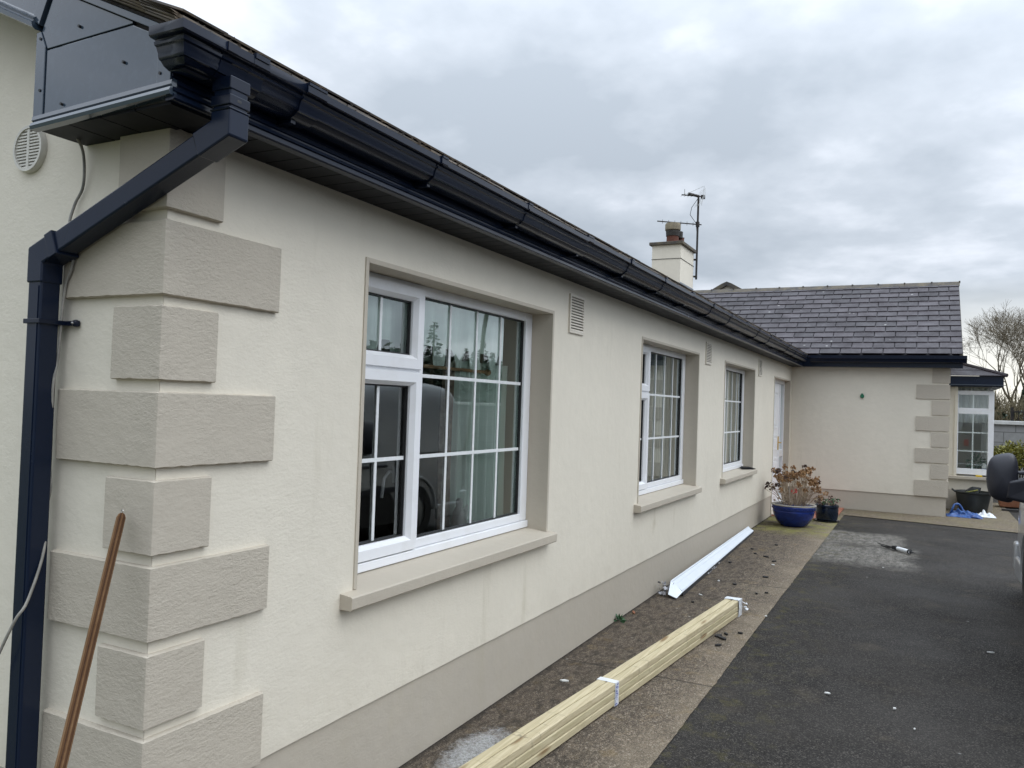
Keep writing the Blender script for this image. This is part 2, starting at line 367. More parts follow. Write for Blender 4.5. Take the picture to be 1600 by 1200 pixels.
M['lead'] = simple('lead_flashing', (.13, .15, .18), (.22, .24, .27), 9, .5)
M['carpaint'] = None
t = MT('silver_grey_car_paint', (.36, .37, .38), .3, .4); t.set('Coat Weight', .7); t.set('Coat Roughness', .05)
t.set('Base Color', t.mix(t.ramp(t.noise(1.2, 4), (.4, 0), (.7, 1)), (.38, .39, .40), (.46, .47, .48))); M['carpaint'] = t.m
M['carglass'] = MT('dark_car_glass', (.01, .012, .014), .05, spec=.8).m
M['tyre'] = simple('tyre_rubber', (.012, .012, .012), (.03, .03, .028), 14, .8)
M['mirrorshell'] = simple('black_textured_plastic', (.014, .015, .022), (.02, .021, .03), 8, .42, .15, 160, .002)
M['mint'] = simple('mint_voile', (.74, .85, .78), (.80, .90, .84), 3, .8, .3, 12, stretch=(6, 6, .4))
M['patterncurtain'] = simple('patterned_curtain', (.38, .30, .22), (.16, .10, .09), 26, .8, 0)
M['greycurtain'] = simple('grey_net_curtain', (.56, .58, .55), (.42, .44, .42), 2, .8, 0, stretch=(9, 9, .3))
M['room'] = simple('room_plaster', (.50, .48, .42), (.46, .44, .38), 2, .9, 0)
M['roomdark'] = simple('room_floor', (.10, .075, .05), (.07, .05, .035), 2, .9, 0)
M['rod'] = simple('curtain_pole_wood', (.42, .24, .12), (.34, .18, .08), 10, .4, 0)
M['porcelain'] = simple('white_porcelain', (.72, .72, .70), (.62, .63, .62), 9, .2, 0)
M['brass'] = MT('brass', (.7, .48, .16), .3, 1).m
M['greenplastic'] = plastic('green_plastic', (.01, .14, .07), .3)
M['yellow'] = plastic('yellow_plastic', (.75, .5, .02), .35)
M['bluebottle'] = plastic('blue_label', (.05, .1, .3), .4)
M['bluetape'] = None
def tape_mat():
    t = MT('white_blue_printed_tape', (.75, .77, .8), .3)
    k = t.N.new('ShaderNodeTexChecker'); t.L.new(t.mapv((1, 1, 1)), k.inputs[0]); k.inputs['Scale'].default_value = 140
    n = t.ramp(t.noise(1, 3, .8, v=t.mapv((60, 60, 160))), (.5, 0), (.53, 1))
    t.set('Base Color', t.mix(n, (.75, .77, .8), (.04, .07, .35))); return t.m
M['bluetape'] = tape_mat()
M['whitetape'] = plastic('white_tape', (.72, .74, .75), .3)

# ---------------------------------------------------------------- mesh helpers
class MB:
    def __init__(s): s.v = []; s.f = []; s.r = []
    def add(s, vs, fs, rnd=None):
        o = len(s.v); s.v += [tuple(v) for v in vs]; s.f += [tuple(o+i for i in f) for f in fs]
        s.r += [rnd if rnd is not None else 0.5]*len(fs); return s
    def box(s, x0, x1, y0, y1, z0, z1, rnd=None):
        vs = [(x, y, z) for z in (z0, z1) for y in (y0, y1) for x in (x0, x1)]
        return s.add(vs, [(0, 2, 3, 1), (4, 5, 7, 6), (0, 1, 5, 4), (2, 6, 7, 3), (0, 4, 6, 2), (1, 3, 7, 5)], rnd)
    def hexa(s, vs, rnd=None):  # 8 points: bottom ring 0-3, top ring 4-7 (ccw)
        return s.add(vs, [(3, 2, 1, 0), (4, 5, 6, 7), (0, 1, 5, 4), (1, 2, 6, 5), (2, 3, 7, 6), (3, 0, 4, 7)], rnd)
    def prism(s, poly, axis, a, b, rnd=None):
        n = len(poly)
        def P(p, t):
            if axis == 'x': return (t, p[0], p[1])
            if axis == 'y': return (p[0], t, p[1])
            return (p[0], p[1], t)
        vs = [P(p, a) for p in poly]+[P(p, b) for p in poly]
        fs = [tuple(range(n))[::-1], tuple(range(n, 2*n))]+[(i, (i+1) % n, n+(i+1) % n, n+i) for i in range(n)]
        return s.add(vs, fs, rnd)
    def tube(s, pts, r, n=6, cap=True, rnd=None):
        pts = [Vector(p) for p in pts]; m = len(pts)
        rs = r if isinstance(r, (list, tuple)) else [r]*m
        vs = []; ref = None
        for i, p in enumerate(pts):
            d = (pts[min(i+1, m-1)]-pts[max(i-1, 0)])
            d = d.normalized() if d.length > 1e-9 else Vector((0, 0, 1))
            if ref is None: ref = Vector((0, 0, 1)) if abs(d.z) < .9 else Vector((1, 0, 0))
            a = d.cross(ref)
            if a.length < 1e-6: a = d.orthogonal()
            a.normalize(); b = d.cross(a).normalized(); ref = a.cross(d)
            for k in range(n):
                t = 2*pi*k/n; vs.append(p+a*math.cos(t)*rs[i]+b*math.sin(t)*rs[i])
        fs = []
        for i in range(m-1):
            for k in range(n): fs.append((i*n+k, i*n+(k+1) % n, (i+1)*n+(k+1) % n, (i+1)*n+k))
        if cap: fs += [tuple(range(n))[::-1], tuple(range((m-1)*n, m*n))]
        return s.add(vs, fs, rnd)
    def lathe(s, prof, c=(0, 0, 0), n=32, cap=True):
        vs = []
        for r, z in prof:
            for k in range(n):
                t = 2*pi*k/n; vs.append((c[0]+r*math.cos(t), c[1]+r*math.sin(t), c[2]+z))
        m = len(prof); fs = []
        for i in range(m-1):
            for k in range(n): fs.append((i*n+k, i*n+(k+1) % n, (i+1)*n+(k+1) % n, (i+1)*n+k))
        if cap: fs += [tuple(range(n))[::-1], tuple(range((m-1)*n, m*n))]
        return s.add(vs, fs)
    def grid(s, fn, nu, nv, rnd=None):
        vs = [fn(i/nu, j/nv) for j in range(nv+1) for i in range(nu+1)]
        fs = [(j*(nu+1)+i, j*(nu+1)+i+1, (j+1)*(nu+1)+i+1, (j+1)*(nu+1)+i) for j in range(nv) for i in range(nu)]
        return s.add(vs, fs, rnd)
    def leaf(s, c, d, size, w=.5, rnd=None):
        d = Vector(d).normalized(); a = d.cross(Vector((random.uniform(-1, 1), random.uniform(-1, 1), random.uniform(-1, 1)))).normalized()
        c = Vector(c); L = d*size; W = a*size*w*.5
        return s.add([c, c+L*.5+W, c+L, c+L*.5-W], [(0, 1, 2, 3)], rnd)

def root_loc(p):
    while p is not None:
        if p.parent is None: return Vector(p.location)
        p = p.parent
    return Vector((0, 0, 0))
def obj(name, mb, mat, parent=None, bevel=0, smooth=False, seg=2, solid=0, loc=None):
    """link one mesh; vertices are given in world space and stored relative to the thing's base"""
    me = bpy.data.meshes.new(name)
    o = bpy.data.objects.new(name, me)
    off = Vector((0, 0, 0))
    if parent is not None: off = root_loc(parent)
    elif loc is not None: off = Vector(loc); o.location = off
    vs = [tuple(Vector(v)-off) for v in mb.v]
    me.from_pydata(vs, [], mb.f); me.update()
    at = me.attributes.new('rnd', 'FLOAT', 'FACE')
    at.data.foreach_set('value', mb.r)
    me.materials.append(M[mat] if isinstance(mat, str) else mat)
    if smooth:
        me.polygons.foreach_set('use_smooth', [True]*len(me.polygons))
        if smooth != 'all': me.set_sharp_from_angle(angle=math.radians(smooth if smooth is not True else 40))
    COL.objects.link(o)
    if parent is not None: o.parent = parent
    if solid:
        m = o.modifiers.new('thickness', 'SOLIDIFY'); m.thickness = solid; m.offset = 0
    if bevel:
        m = o.modifiers.new('bevel', 'BEVEL'); m.width = bevel; m.segments = seg; m.limit_method = 'ANGLE'; m.angle_limit = math.radians(35)
    return o
def tag(o, label, cat, group=None, kind=None):
    if kind: o['kind'] = kind
    if label: o['label'] = label
    if cat: o['category'] = cat
    if group: o['group'] = group
    return o
def thing(name, label, cat, loc=(0, 0, 0), group=None):
    o = bpy.data.objects.new(name, None); COL.objects.link(o); o.location = loc; o.empty_display_size = .1
    return tag(o, label, cat, group)
def part(name, parent):
    o = bpy.data.objects.new(name, None); COL.objects.link(o); o.parent = parent; return o
def copy_tree(o, parent=None, delta=(0, 0, 0), top=True):
    c = o.copy(); COL.objects.link(c); c.parent = parent
    if top: c.location = Vector(o.location)+Vector(delta)
    for ch in list(o.children): copy_tree(ch, c, delta, False)
    return c

def zg(x):
    t = max(0, min(1, x/12.)); return .05*t*t*(3-2*t)

# ================================================================ THE SETTING
def sheet(name, x0, x1, y0, y1, dz, mat, nx=60, ny=4, wob=0, uneven=0):
    mb = MB()
    def fn(u, v):
        x = x0+(x1-x0)*u; y = y0+(y1-y0)*v
        if wob:
            e = noise.noise(Vector((x*1.7, 3.1, 0)))*wob+noise.noise(Vector((x*14, 1.1, 0)))*wob*.8
            if v == 0 : y += e
        z = zg(x)+dz
        if uneven: z += noise.noise(Vector((x*1.1, y*1.3, 2)))*uneven
        return (x, y, z)
    mb.grid(fn, nx, ny)
    return tag(obj(name, mb, mat), None, None, kind='structure')
sheet('ground', -400, 400, -400, 400, -.03, 'grass', 160, 160)
sheet('driveway', -14, 30, -15, -.5, -.004, 'tarmac', 176, 40, uneven=.004)
p = sheet('concrete_path', -6, 12.0, -.95, .12, 0.002, 'path', 900, 6, wob=.007)
mb = MB()
mb.grid(lambda u, v: (11.45+.55*0+(1.55)*u+(.42 if v > .8 else 0)*0, -3.3+3.3*v, zg(12)+.004+0*u), 20, 40)
# the far path along the wing: its edge runs slightly askew
mb = MB()
mb.grid(lambda u, v: ((lambda xa: xa+(16.0-xa)*u)(11.55+.5*v+noise.noise(Vector((v*9, 0, 0)))*.02), -3.35+3.5*v, zg(12)+.006), 20, 40)
tag(obj('concrete_path', mb, 'path'), None, None, kind='structure')

# ================================================================ THE HOUSE
house = thing('bungalow', 'cream rendered bungalow with taupe quoins, navy gutters, slate roof and projecting wing', 'house')
H = 2.40; L = 12.80; ZP = .3605; WY = -2.37
OPEN = [(.949, 2.804, .8435, 2.183), (4.524, 6.379, .8435, 2.183), (7.549, 9.404, .8435, 2.183), (10.977, 12.62, .0, 2.163)]

# --- front wall as cells between the openings, with reveals
def wall_front():
    mb = MB(); T = .16
    xs = sorted(set([0, L]+[o[0] for o in OPEN]+[o[1] for o in OPEN]))
    dense = []
    for a, b in zip(xs[:-1], xs[1:]):
        n = max(1, int((b-a)/.12))
        dense += [a+(b-a)*i/n for i in range(n)]
    dense.append(L)
    zs = [ZP, .8435, 2.163, 2.183, H+.02]
    idx = {}
    def V(x, z):
        k = (round(x, 4), z)
        if k not in idx:
            dz = noise.noise(Vector((x*14, 0, 5)))*.0035 if z == ZP else 0
            idx[k] = len(mb.v); mb.v.append((x, 0, z+dz))
        return idx[k]
    def openat(x, z):
        return any(o[0] < x < o[1] and o[2] < z < o[3] for o in OPEN)
    for a, b in zip(dense[:-1], dense[1:]):
        for c, d in zip(zs[:-1], zs[1:]):
            if openat((a+b)/2, (c+d)/2): continue
            mb.f.append((V(a, c), V(b, c), V(b, d), V(a, d))); mb.r.append(.5)
    # drip lip of the render over the plinth
    for a, b in zip(dense[:-1], dense[1:]):
        if 10.977 < (a+b)/2 < 12.62: continue
        za = noise.noise(Vector((a*14, 0, 5)))*.0035; zb = noise.noise(Vector((b*14, 0, 5)))*.0035
        mb.add([(a, 0, ZP+za), (b, 0, ZP+zb), (b, .02, ZP+zb+.004), (a, .02, ZP+za+.004)], [(3, 2, 1, 0)])
    obj('wall', mb, 'wall', house)
wall_front()
# gable wall (x = 0 plane), continues up to the verge
mb = MB(); mb.prism([(.002, ZP), (.002, H+.10), (.4, H+.36), (3.3, 3.95), (6.8, 2.4), (6.8, ZP)], 'x', 0, .02)
obj('wall', mb, 'wall', house)
# wing walls
mb = MB()
mb.prism([(0.0, ZP), (0.0, H+.1), (WY, H+.1), (WY, ZP)], 'x', L, L+.25)
obj('wall', mb, 'wall', house)
mb = MB(); mb.prism([(L+.25, ZP), (17.3, ZP), (17.3, H+.1), (15.04, 3.95), (L+.25, 2.8)], 'y', WY, WY+.25)
obj('wall', mb, 'wall', house)
# rear shell so that no daylight leaks through the rooms
mb = MB(); mb.box(.02, 17.3, 6.55, 6.8, 0, H); mb.box(17.05, 17.3, WY+.25, 6.55, 0, H)
obj('wall', mb, 'wall', house)
# plinths
mb = MB()
for a, b in ((0.006, 10.977), (12.62, L)):
    n = max(1, int((b-a)/.3))
    mb.grid(lambda u, v: (a+(b-a)*u, .008, -.06+(ZP+.06+.004)*v), n, 1)
    mb.r[-1] = .5
obj('plinth', mb, 'plinth', house)
mb = MB(); mb.prism([(0.008, -.06), (6.8, -.06), (6.8, ZP), (0.008, ZP)], 'x', .006, .02); obj('plinth', mb, 'plinth', house)
mb = MB(); mb.prism([(.0, -.02), (.0, ZP+.005), (WY+.01, ZP+.005), (WY+.01, -.02)], 'x', L+.012, L+.25)
mb.box(L+.25, 17.3, WY+.012, WY+.2, -.02, ZP+.005); obj('plinth', mb, 'plinth', house)

# --- quoins: L shaped blocks with a rough edge, displaced for real
def quoin(xl, yl, z0, z1, cx=0, cy=0, sx=1, sy=1, e=.022, fine=True, seed=0, e2=None):
    """block wrapping the corner (cx,cy); sx/sy give the directions the arms run in"""
    mb = MB(); st = .012 if fine else .06
    e2 = e if e2 is None else e2
    # perimeter of the L from end of x-arm to end of y-arm, outer skin
    def path(t):
        pass
    pts = []
    n1 = max(2, int(xl/st)); n2 = max(2, int(yl/st)); nz = max(2, int((z1-z0)/st))
    r = .003
    P = [(cx+sx*xl, cy, 0, -1), (cx+sx*xl, cy-sy*e, 0, -1)]
    seq = []
    seq.append((cx+sx*xl, cy+sy*.004)); seq.append((cx+sx*xl, cy-sy*e*.75))
    for i in range(n1+1):
        seq.append((cx+sx*(xl-.004-(xl-.004+e2-r)*i/n1), cy-sy*e))
    seq.append((cx-sx*(e2-r*.3), cy-sy*(e-r*.3)))
    for i in range(n2+1):
        seq.append((cx-sx*e2, cy-sy*(e-r)+sy*(yl-.004+e-r)*i/n2))
    seq.append((cx-sx*e2*.75, cy+sy*yl)); seq.append((cx+sx*.004, cy+sy*yl))
    rows = []
    zs = [z0]+[z0+.003+(z1-z0-.006)*j/nz for j in range(nz+1)]+[z1]
    m = len(seq)
    for j, z in enumerate(zs):
        for i, (x, y) in enumerate(seq):
            # shrink at top and bottom edge for a softened arris
            k = .72 if j in (0, len(zs)-1) else 1
            vx, vy = x, y
            q = Vector((x*38, y*38, z*38+seed*7.3))
            d = noise.noise(q*1.6)*.0011+noise.noise(q*.2)*.0013
            ez = (noise.noise(Vector((x*34+y*41, seed, 1)))*.0020+min(0, noise.noise(Vector((x*13+y*17, seed, 5)))+.35)*-.006) if j in (0, 1) else ((noise.noise(Vector((x*32+y*37, seed, 9)))*.0020) if j >= len(zs)-2 else 0)
            if 1 <= i < m-1:
                if (cy-y)*sy > 0: vy = cy-(cy-y)*k
                if (cx-x)*sx > 0: vx = cx-(cx-x)*k
                if i <= n1+3: vy += d
                if i >= n1+3: vx += d
            if i in (1, m-2):
                vx += noise.noise(Vector((seed, z*30, i)))*.003*(1 if i == 1 else 0); vy += noise.noise(Vector((seed, z*30, i)))*.003*(0 if i == 1 else 1)
            mb.v.append((vx, vy, z+ez))
    for j in range(len(zs)-1):
        for i in range(m-1):
            mb.f.append((j*m+i, j*m+i+1, (j+1)*m+i+1, (j+1)*m+i)); mb.r.append(.5)
    # top and bottom closed back to the wall by strips
    for base, flip in ((0, 1), ((len(zs)-1)*m, 0)):
        o = len(mb.v); zc = zs[0] if base == 0 else zs[-1]
        for i, (x, y) in enumerate(seq):
            if i <= n1+2: mb.v.append((max(min(x, 1e9), -1e9) if sx*(x-cx) > 0 else cx, cy+sy*.004, zc))
            else: mb.v.append((cx+sx*.004, y if sy*(y-cy) > 0 else cy, zc))
        for i in range(m-1):
            f = (base+i, base+i+1, o+i+1, o+i); mb.f.append(f if not flip else f[::-1]); mb.r.append(.5)
    return mb
QL = [(2.155, H-.002, .196, .20), (1.899, 2.122, .4585, .444), (1.647, 1.868, .1937, .196), (1.389, 1.612, .4585, .444), (1.134, 1.352, .1937, .196),
      (.8835, 1.1005, .4585, .444), (.632, .845, .1937, .196), (ZP-.002, .5996, .4585, .444)]
for i, (a, b, xl, yl) in enumerate(QL):
    obj('quoin', quoin(xl, yl, a, b, seed=i+1), 'quoin', house, smooth=33)
# wing corner quoins: arms run back along the wing wall (+y) and along the gable (+x)
zt = H-.01
for i in range(8):
    z1 = 2.38-.2545*i; z0 = z1-.225
    if i == 0: z1, z0 = H+.0, 2.17
    else: z1 = 2.137-.2535*(i-1); z0 = z1-.225
    if i == 7: z0 = ZP+.004
    w = .46 if i % 2 else .235
    mb = MB(); y0, y1 = WY-.018, WY+w
    mb.box(L-.018, L+.004, y0, y1, z0, z1); mb.box(L+.004, L+w, y0, WY+.004, z0, z1)
    obj('quoin', mb, 'quoin', house)

# --- reveals and painted surround of each opening
def surround(x0, x1, z0, z1, sill=True):
    mb = MB(); b = .021; e = -.006; d = .2
    # painted band round the opening, 6 mm proud
    xi0, xi1, zi1 = x0+b, x1-b, z1-b
    mb.box(x0, xi0, e, d, z0, z1); mb.box(xi1, x1, e, d, z0, z1); mb.box(xi0, xi1, e, d, zi1, z1)
    return mb
def window(x0, z0=.8435, z1=2.183, light=.0):
    """one window unit: opening x0..x0+1.855"""
    x1 = x0+1.855
    w = MB(); yF, yB = .132, .20
    fx0, fx1, fz0, fz1 = x0+.021, x1-.021, .868, z1-.021
    # outer frame with mitred members (the window object itself)
    w.box(fx0, fx0+.05, yF, yB, fz0+.042, fz1)
    w.box(fx1-.085, fx1, yF, yB, fz0+.042, fz1)
    w.box(fx0+.05, fx1-.085, yF, yB, fz1-.05, fz1)
    w.box(fx0+.05, fx1-.085, yF, yB, fz0+.042, fz0+.085)
    mx = x0+.612
    w.box(mx, mx+.034, yF, yB, fz0+.085, fz1-.05)
    w.box(fx0+.05, mx, yF, yB, 1.738, 1.764)
    win = obj('window', w, 'upvc', house, bevel=.004)
    s = MB(); s.box(fx0, fx1, yF-.014, yB, fz0, fz0+.040)
    obj('frame', s, 'upvc', win, bevel=.004)
    def sash(a, b, c, d, wd=.066, y=.114):
        m = MB()
        # mitred ring, front face with a sloped inner bead
        def ring(ax, bx, az, bz, y0, ax2, bx2, az2, bz2, y1):
            o = [(ax, y0, az), (bx, y0, az), (bx, y0, bz), (ax, y0, bz), (ax2, y1, az2), (bx2, y1, az2), (bx2, y1, bz2), (ax2, y1, bz2)]
            m.add(o, [(0, 1, 5, 4), (1, 2, 6, 5), (2, 3, 7, 6), (3, 0, 4, 7)])
        i = wd-.018
        ring(a, b, c, d, yF+.001, a+.003, b-.003, c+.003, d-.003, y)
        ring(a+.003, b-.003, c+.003, d-.003, y, a+i, b-i, c+i, d-i, y)
        ring(a+i, b-i, c+i, d-i, y, a+wd, b-wd, c+wd, d-wd, y+.022)
        ring(a+wd, b-wd, c+wd, d-wd, y+.022, a+wd, b-wd, c+wd, d-wd, yB)
        o = obj('sash', m, 'upvc', win)
        return (a+wd, b-wd, c+wd, d-wd)
    p1 = sash(fx0+.022, mx+.004, 1.757, fz1-.02)
    p2 = sash(fx0+.022, mx+.004, fz0+.044, 1.745)
    p3 = (mx+.034, fx1-.085, fz0+.085, fz1-.05)
    panes = [p1, p2, p3]
    for k, (a, b, c, d) in enumerate(panes):
        g = MB(); g.add([(a-.004, .163, c-.004), (b+.004, .163, c-.004), (b+.004, .163, d+.004), (a-.004, .163, d+.004)], [(0, 1, 2, 3)])
        obj('pane', g, 'glass', win)
        q = MB(); t = .007
        q.box(a, a+t, .148, .166, c, d); q.box(b-t, b, .148, .166, c, d); q.box(a+t, b-t, .148, .166, c, c+t); q.box(a+t, b-t, .148, .166, d-t, d)
        obj('gasket', q, 'black', win)
        # beads round the fixed light
        bars = MB(); yb0, yb1, hw = .1555, .1600, .0085
        if k == 0: bars.box((a+b)/2-hw, (a+b)/2+hw, yb0, yb1, c, d)
        if k == 1:
            bars.box((a+b)/2-hw, (a+b)/2+hw, yb0, yb1, c, d); bars.box(a, b, yb0-.001, yb1+.001, 1.342-hw, 1.342+hw)
        if k == 2:
            for j in (1, 2, 3):
                xx = a+(b-a)*j/4; bars.box(xx-hw, xx+hw, yb0, yb1, c, d)
            for zz in (1.342, 1.733): bars.box(a, b, yb0-.001, yb1+.001, zz-hw, zz+hw)
        obj('glazing_bars', bars, 'bar', win)
    hd = MB(); hx = p2[1]+.012
    hd.box(hx-.012, hx+.012, .205, .22, 1.22, 1.30); hd.tube([(hx, .22, 1.27), (hx-.004, .245, 1.27), (hx-.035, .25, 1.24), (hx-.05, .25, 1.15)], .008, 6)
    obj('handle', hd, 'upvc', win, smooth=True)
    # sill
    sx0, sx1 = x0-.078, x0+1.876
    s = MB(); n = 24
    prof = [(-.059, .7956), (-.0605, .838), (-.056, .8435), (.0, .850), (.2, .872), (.2, .79), (-.02, .79), (-.055, .79)]
    vs = []
    for i in range(n+1):
        x = sx0+(sx1-sx0)*i/n; j = noise.noise(Vector((x*7, 1, 1)))*.0018
        vs += [(x, y+j*(y < 0), z+j*(z < .8)) for y, z in prof]
    k = len(prof); fs = [tuple(range(k)), tuple(range(n*k, n*k+k))[::-1]]
    for i in range(n):
        for q in range(k): fs.append((i*k+q, (i+1)*k+q, (i+1)*k+(q+1) % k, i*k+(q+1) % k))
    s.add(vs, fs); obj('sill', s, 'trim', win)
    obj('surround', surround(x0, x1, .852, z1), 'trim', win, bevel=.002)
    # inside board and cheeks
    ib = MB(); ib.box(x0, x1, .20, .33, .875, .90); obj('window_board', ib, 'room', win)
    return win
wins = [window(o[0]) for o in OPEN[:3]]

# --- front door unit
def front_door():
    x0, x1, z0, z1 = OPEN[3]; y = .085
    d = MB(); fx0, fx1 = x0+.02, x1-.02; zt = z1-.02; zb = zg(12)+.09
    d.box(fx0, fx0+.06, y, y+.07, zb, zt); d.box(fx1-.05, fx1, y, y+.07, zb, zt); d.box(fx0+.06, fx1-.05, y, y+.07, zt-.06, zt)
    d.box(12.14, 12.20, y, y+.07, zb, zt-.06); d.box(fx0+.06, fx1-.05, y-.02, y+.07, zb-.06, zb)
    door = obj('door', d, 'upvc', house, bevel=.004)
    lf = MB(); lf.box(fx0+.065, 12.135, y+.012, y+.055, zb+.01, zt-.065)
    for (a, b, c, e) in ((11.15, 11.52, 1.35, 1.95), (11.62, 11.99, 1.35, 1.95), (11.15, 11.52, 1.0, 1.25), (11.62, 11.99, 1.0, 1.25), (11.15, 11.52, .25, .88), (11.62, 11.99, .25, .88)):
        lf.box(a, b, y+.004, y+.012, c, c+.03); lf.box(a, b, y+.004, y+.012, e-.03, e); lf.box(a, a+.03, y+.004, y+.012, c+.03, e-.03); lf.box(b-.03, b, y+.004, y+.012, c+.03, e-.03)
        lf.box(a+.06, b-.06, y+.002, y+.012, c+.06, e-.06)
    obj('leaf', lf, 'upvc', door, bevel=.003)
    for q0, q1 in ((.88, .99), (zb, .22)):
        sd = MB(); sd.box(12.20, fx1-.05, y+.005, y+.06, q0, q1); obj('rail', sd, 'upvc', door, bevel=.003)
    for c, e in ((.99, zt-.06), (.22, .88)):
        g = MB(); g.add([(12.2, y+.03, c), (fx1-.05, y+.03, c), (fx1-.05, y+.03, e), (12.2, y+.03, e)], [(0, 1, 2, 3)]); obj('pane', g, 'glass', door)
    b = MB(); b.box(12.20, fx1-.05, y+.036, y+.044, 1.50, 1.52); b.box(12.365, 12.383, y+.037, y+.043, .99, zt-.06); obj('glazing_bars', b, 'bar', door)
    h = MB(); h.box(12.06, 12.09, y-.004, y+.004+.008, 1.0, 1.22); h.tube([(12.075, y-.004, 1.12), (12.075, y-.045, 1.12), (11.98, y-.05, 1.12)], .009, 8); obj('handle', h, 'brass', door, smooth=True)
    obj('surround', surround(x0, x1, zg(12), z1), 'trim', door, bevel=.002)
    st = MB(); st.box(x0+.02, x1-.02, -.04, .2, 0, zb-.061); obj('step', st, 'trim', door)
front_door()
st = MB(); st.box(10.99, 12.79, -.88, .0, 0, zg(12)+.02)
obj('doorstep', st, 'redtile', house, bevel=.004)

# --- rooms behind the glass
def room(x0, x1, y1, mat='room'):
    mb = MB(); y0 = .201
    mb.add([(x0, y1, 0), (x1, y1, 0), (x1, y1, H), (x0, y1, H)], [(3, 2, 1, 0)])
    mb.add([(x0, y0, 0), (x0, y1, 0), (x0, y1, H), (x0, y0, H)], [(0, 1, 2, 3)])
    mb.add([(x1, y0, 0), (x1, y1, 0), (x1, y1, H), (x1, y0, H)], [(3, 2, 1, 0)])
    mb.add([(x0, y0, H-.05), (x1, y0, H-.05), (x1, y1, H-.05), (x0, y1, H-.05)], [(0, 1, 2, 3)])
    obj('room_wall', mb, mat, house)
    f = MB(); f.add([(x0, y0, .12), (x1, y0, .12), (x1, y1, .12), (x0, y1, .12)], [(0, 1, 2, 3)]); obj('room_floor', f, 'roomdark', house)
room(.3, 3.6, 4.2); room(3.7, 7.0, 4.2); room(7.1, 10.4, 4.2); room(10.5, 12.75, 4.2)
def lining():
    mb = MB()
    xs = [.3]+[v for o in OPEN for v in (o[0]+.002, o[1]-.002)]+[12.79]
    for a, b in zip(xs[::2], xs[1::2]): mb.box(a, b, .201, .33, 0, H)
    for o in OPEN[:3]: mb.box(o[0], o[1], .201, .33, 0, .874); mb.box(o[0], o[1], .201, .33, 2.2, H)
    o = OPEN[3]; mb.box(o[0], o[1], .201, .42, 2.2, H)
    obj('room_wall', mb, 'room', house)
lining()

# --- vents
def louvre(x0, x1, z0, z1, n):
    mb = MB(); e = -.014; b = .016
    mb.box(x0, x1, -.012, .002, z0, z0+b); mb.box(x0, x1, -.012, .002, z1-b, z1)
    mb.box(x0, x0+b, -.012, .002, z0+b, z1-b); mb.box(x1-b, x1, -.012, .002, z0+b, z1-b)
    h = (z1-z0-2*b)/n
    for i in range(n):
        z = z0+b+h*i
        mb.hexa([(x0+b, -.013, z), (x1-b, -.013, z), (x1-b, -.004, z+h*.25), (x0+b, -.004, z+h*.25), (x0+b, -.011, z+h*.45), (x1-b, -.011, z+h*.45), (x1-b, -.001, z+h*.8), (x0+b, -.001, z+h*.8)])
    o = obj('air_vent', mb, 'ventcream', house)
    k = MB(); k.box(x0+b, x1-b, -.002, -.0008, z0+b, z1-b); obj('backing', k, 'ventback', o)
louvre(3.03, 3.27, 2.075, 2.322, 12); louvre(6.63, 6.87, 2.088, 2.318, 12); louvre(9.63, 9.87, 2.10, 2.335, 12)
def round_vent():
    cy, cz, R = .668, 2.408, .078
    mb = MB(); n = 40
    prof = [(R*1.02, 0), (R*1.02, -.012), (R*.98, -.02), (R*.86, -.02), (R*.84, -.008)]
    vs = [(-.0+p[1], cy+p[0]*math.cos(2*pi*k/n), cz+p[0]*math.sin(2*pi*k/n)) for p in prof for k in range(n)]
    mb.add(vs, [(i*n+k, (i+1)*n+k, (i+1)*n+(k+1) % n, i*n+(k+1) % n) for i in range(len(prof)-1) for k in range(n)])
    for i in range(13):
        z = cz-R*.8+R*1.6*i/12; w = math.sqrt(max(.0001, (R*.85)**2-(z-cz)**2))
        mb.box(-.016, -.006, cy-w, cy+w, z-.0028, z+.0028)
    mb.box(-.017, -.013, cy-.006, cy+.006, cz-R*.84, cz+R*.84)
    o = obj('round_vent', mb, 'upvc_grey', house, smooth=30)
    k = MB(); vs = [(-.003, cy+R*.9*math.cos(2*pi*q/n), cz+R*.9*math.sin(2*pi*q/n)) for q in range(n)]; k.add(vs, [tuple(range(n))]); obj('backing', k, 'soot', o)
round_vent()
mb = MB(); mb.box(L-.03, L, -1.14, -1.085, 1.90, 1.955); mb.box(L-.035, L-.005, -1.128, -1.097, 1.95, 1.975)
obj('alarm_sounder', mb, 'greenplastic', house, bevel=.008)

# --- eaves
FY = -.20
def eaves():
    # soffit: tongue and groove boards running out from the wall
    mb = MB(); x = -.12; i = 0
    while x < L-.02:
        mb.box(x+.0025, min(x+.0975, L), FY+.004, .012, H, H+.012); x += .10; i += 1
    mb.box(-.15, L, FY+.004, .012, H+.008, H+.016)
    mb2 = MB(); mb2.box(-.12, L, -.012, .004, H-.004, H-.0005)
    obj('soffit', mb, 'soffit', house)
    f = MB()
    prof = [(FY, H+.215), (FY, H+.068), (FY-.004, H+.066), (FY-.005, H+.058), (FY-.001, H+.055), (FY-.001, H+.051), (FY-.007, H+.048), (FY-.008, H+.039), (FY-.003, H+.036), (FY-.003, H+.031), (FY-.010, H+.028), (FY-.012, H+.018), (FY-.006, H+.015), (FY-.006, H+.011), (FY-.014, H+.008), (FY-.015, H-.002), (FY-.009, H-.006), (FY+.02, H-.006), (FY+.02, H+.215)]
    f.prism(prof, 'x', -.17, L+.0)
    obj('fascia', f, 'navy', house, smooth=25)
eaves()
G0, G1 = -.245, 12.40
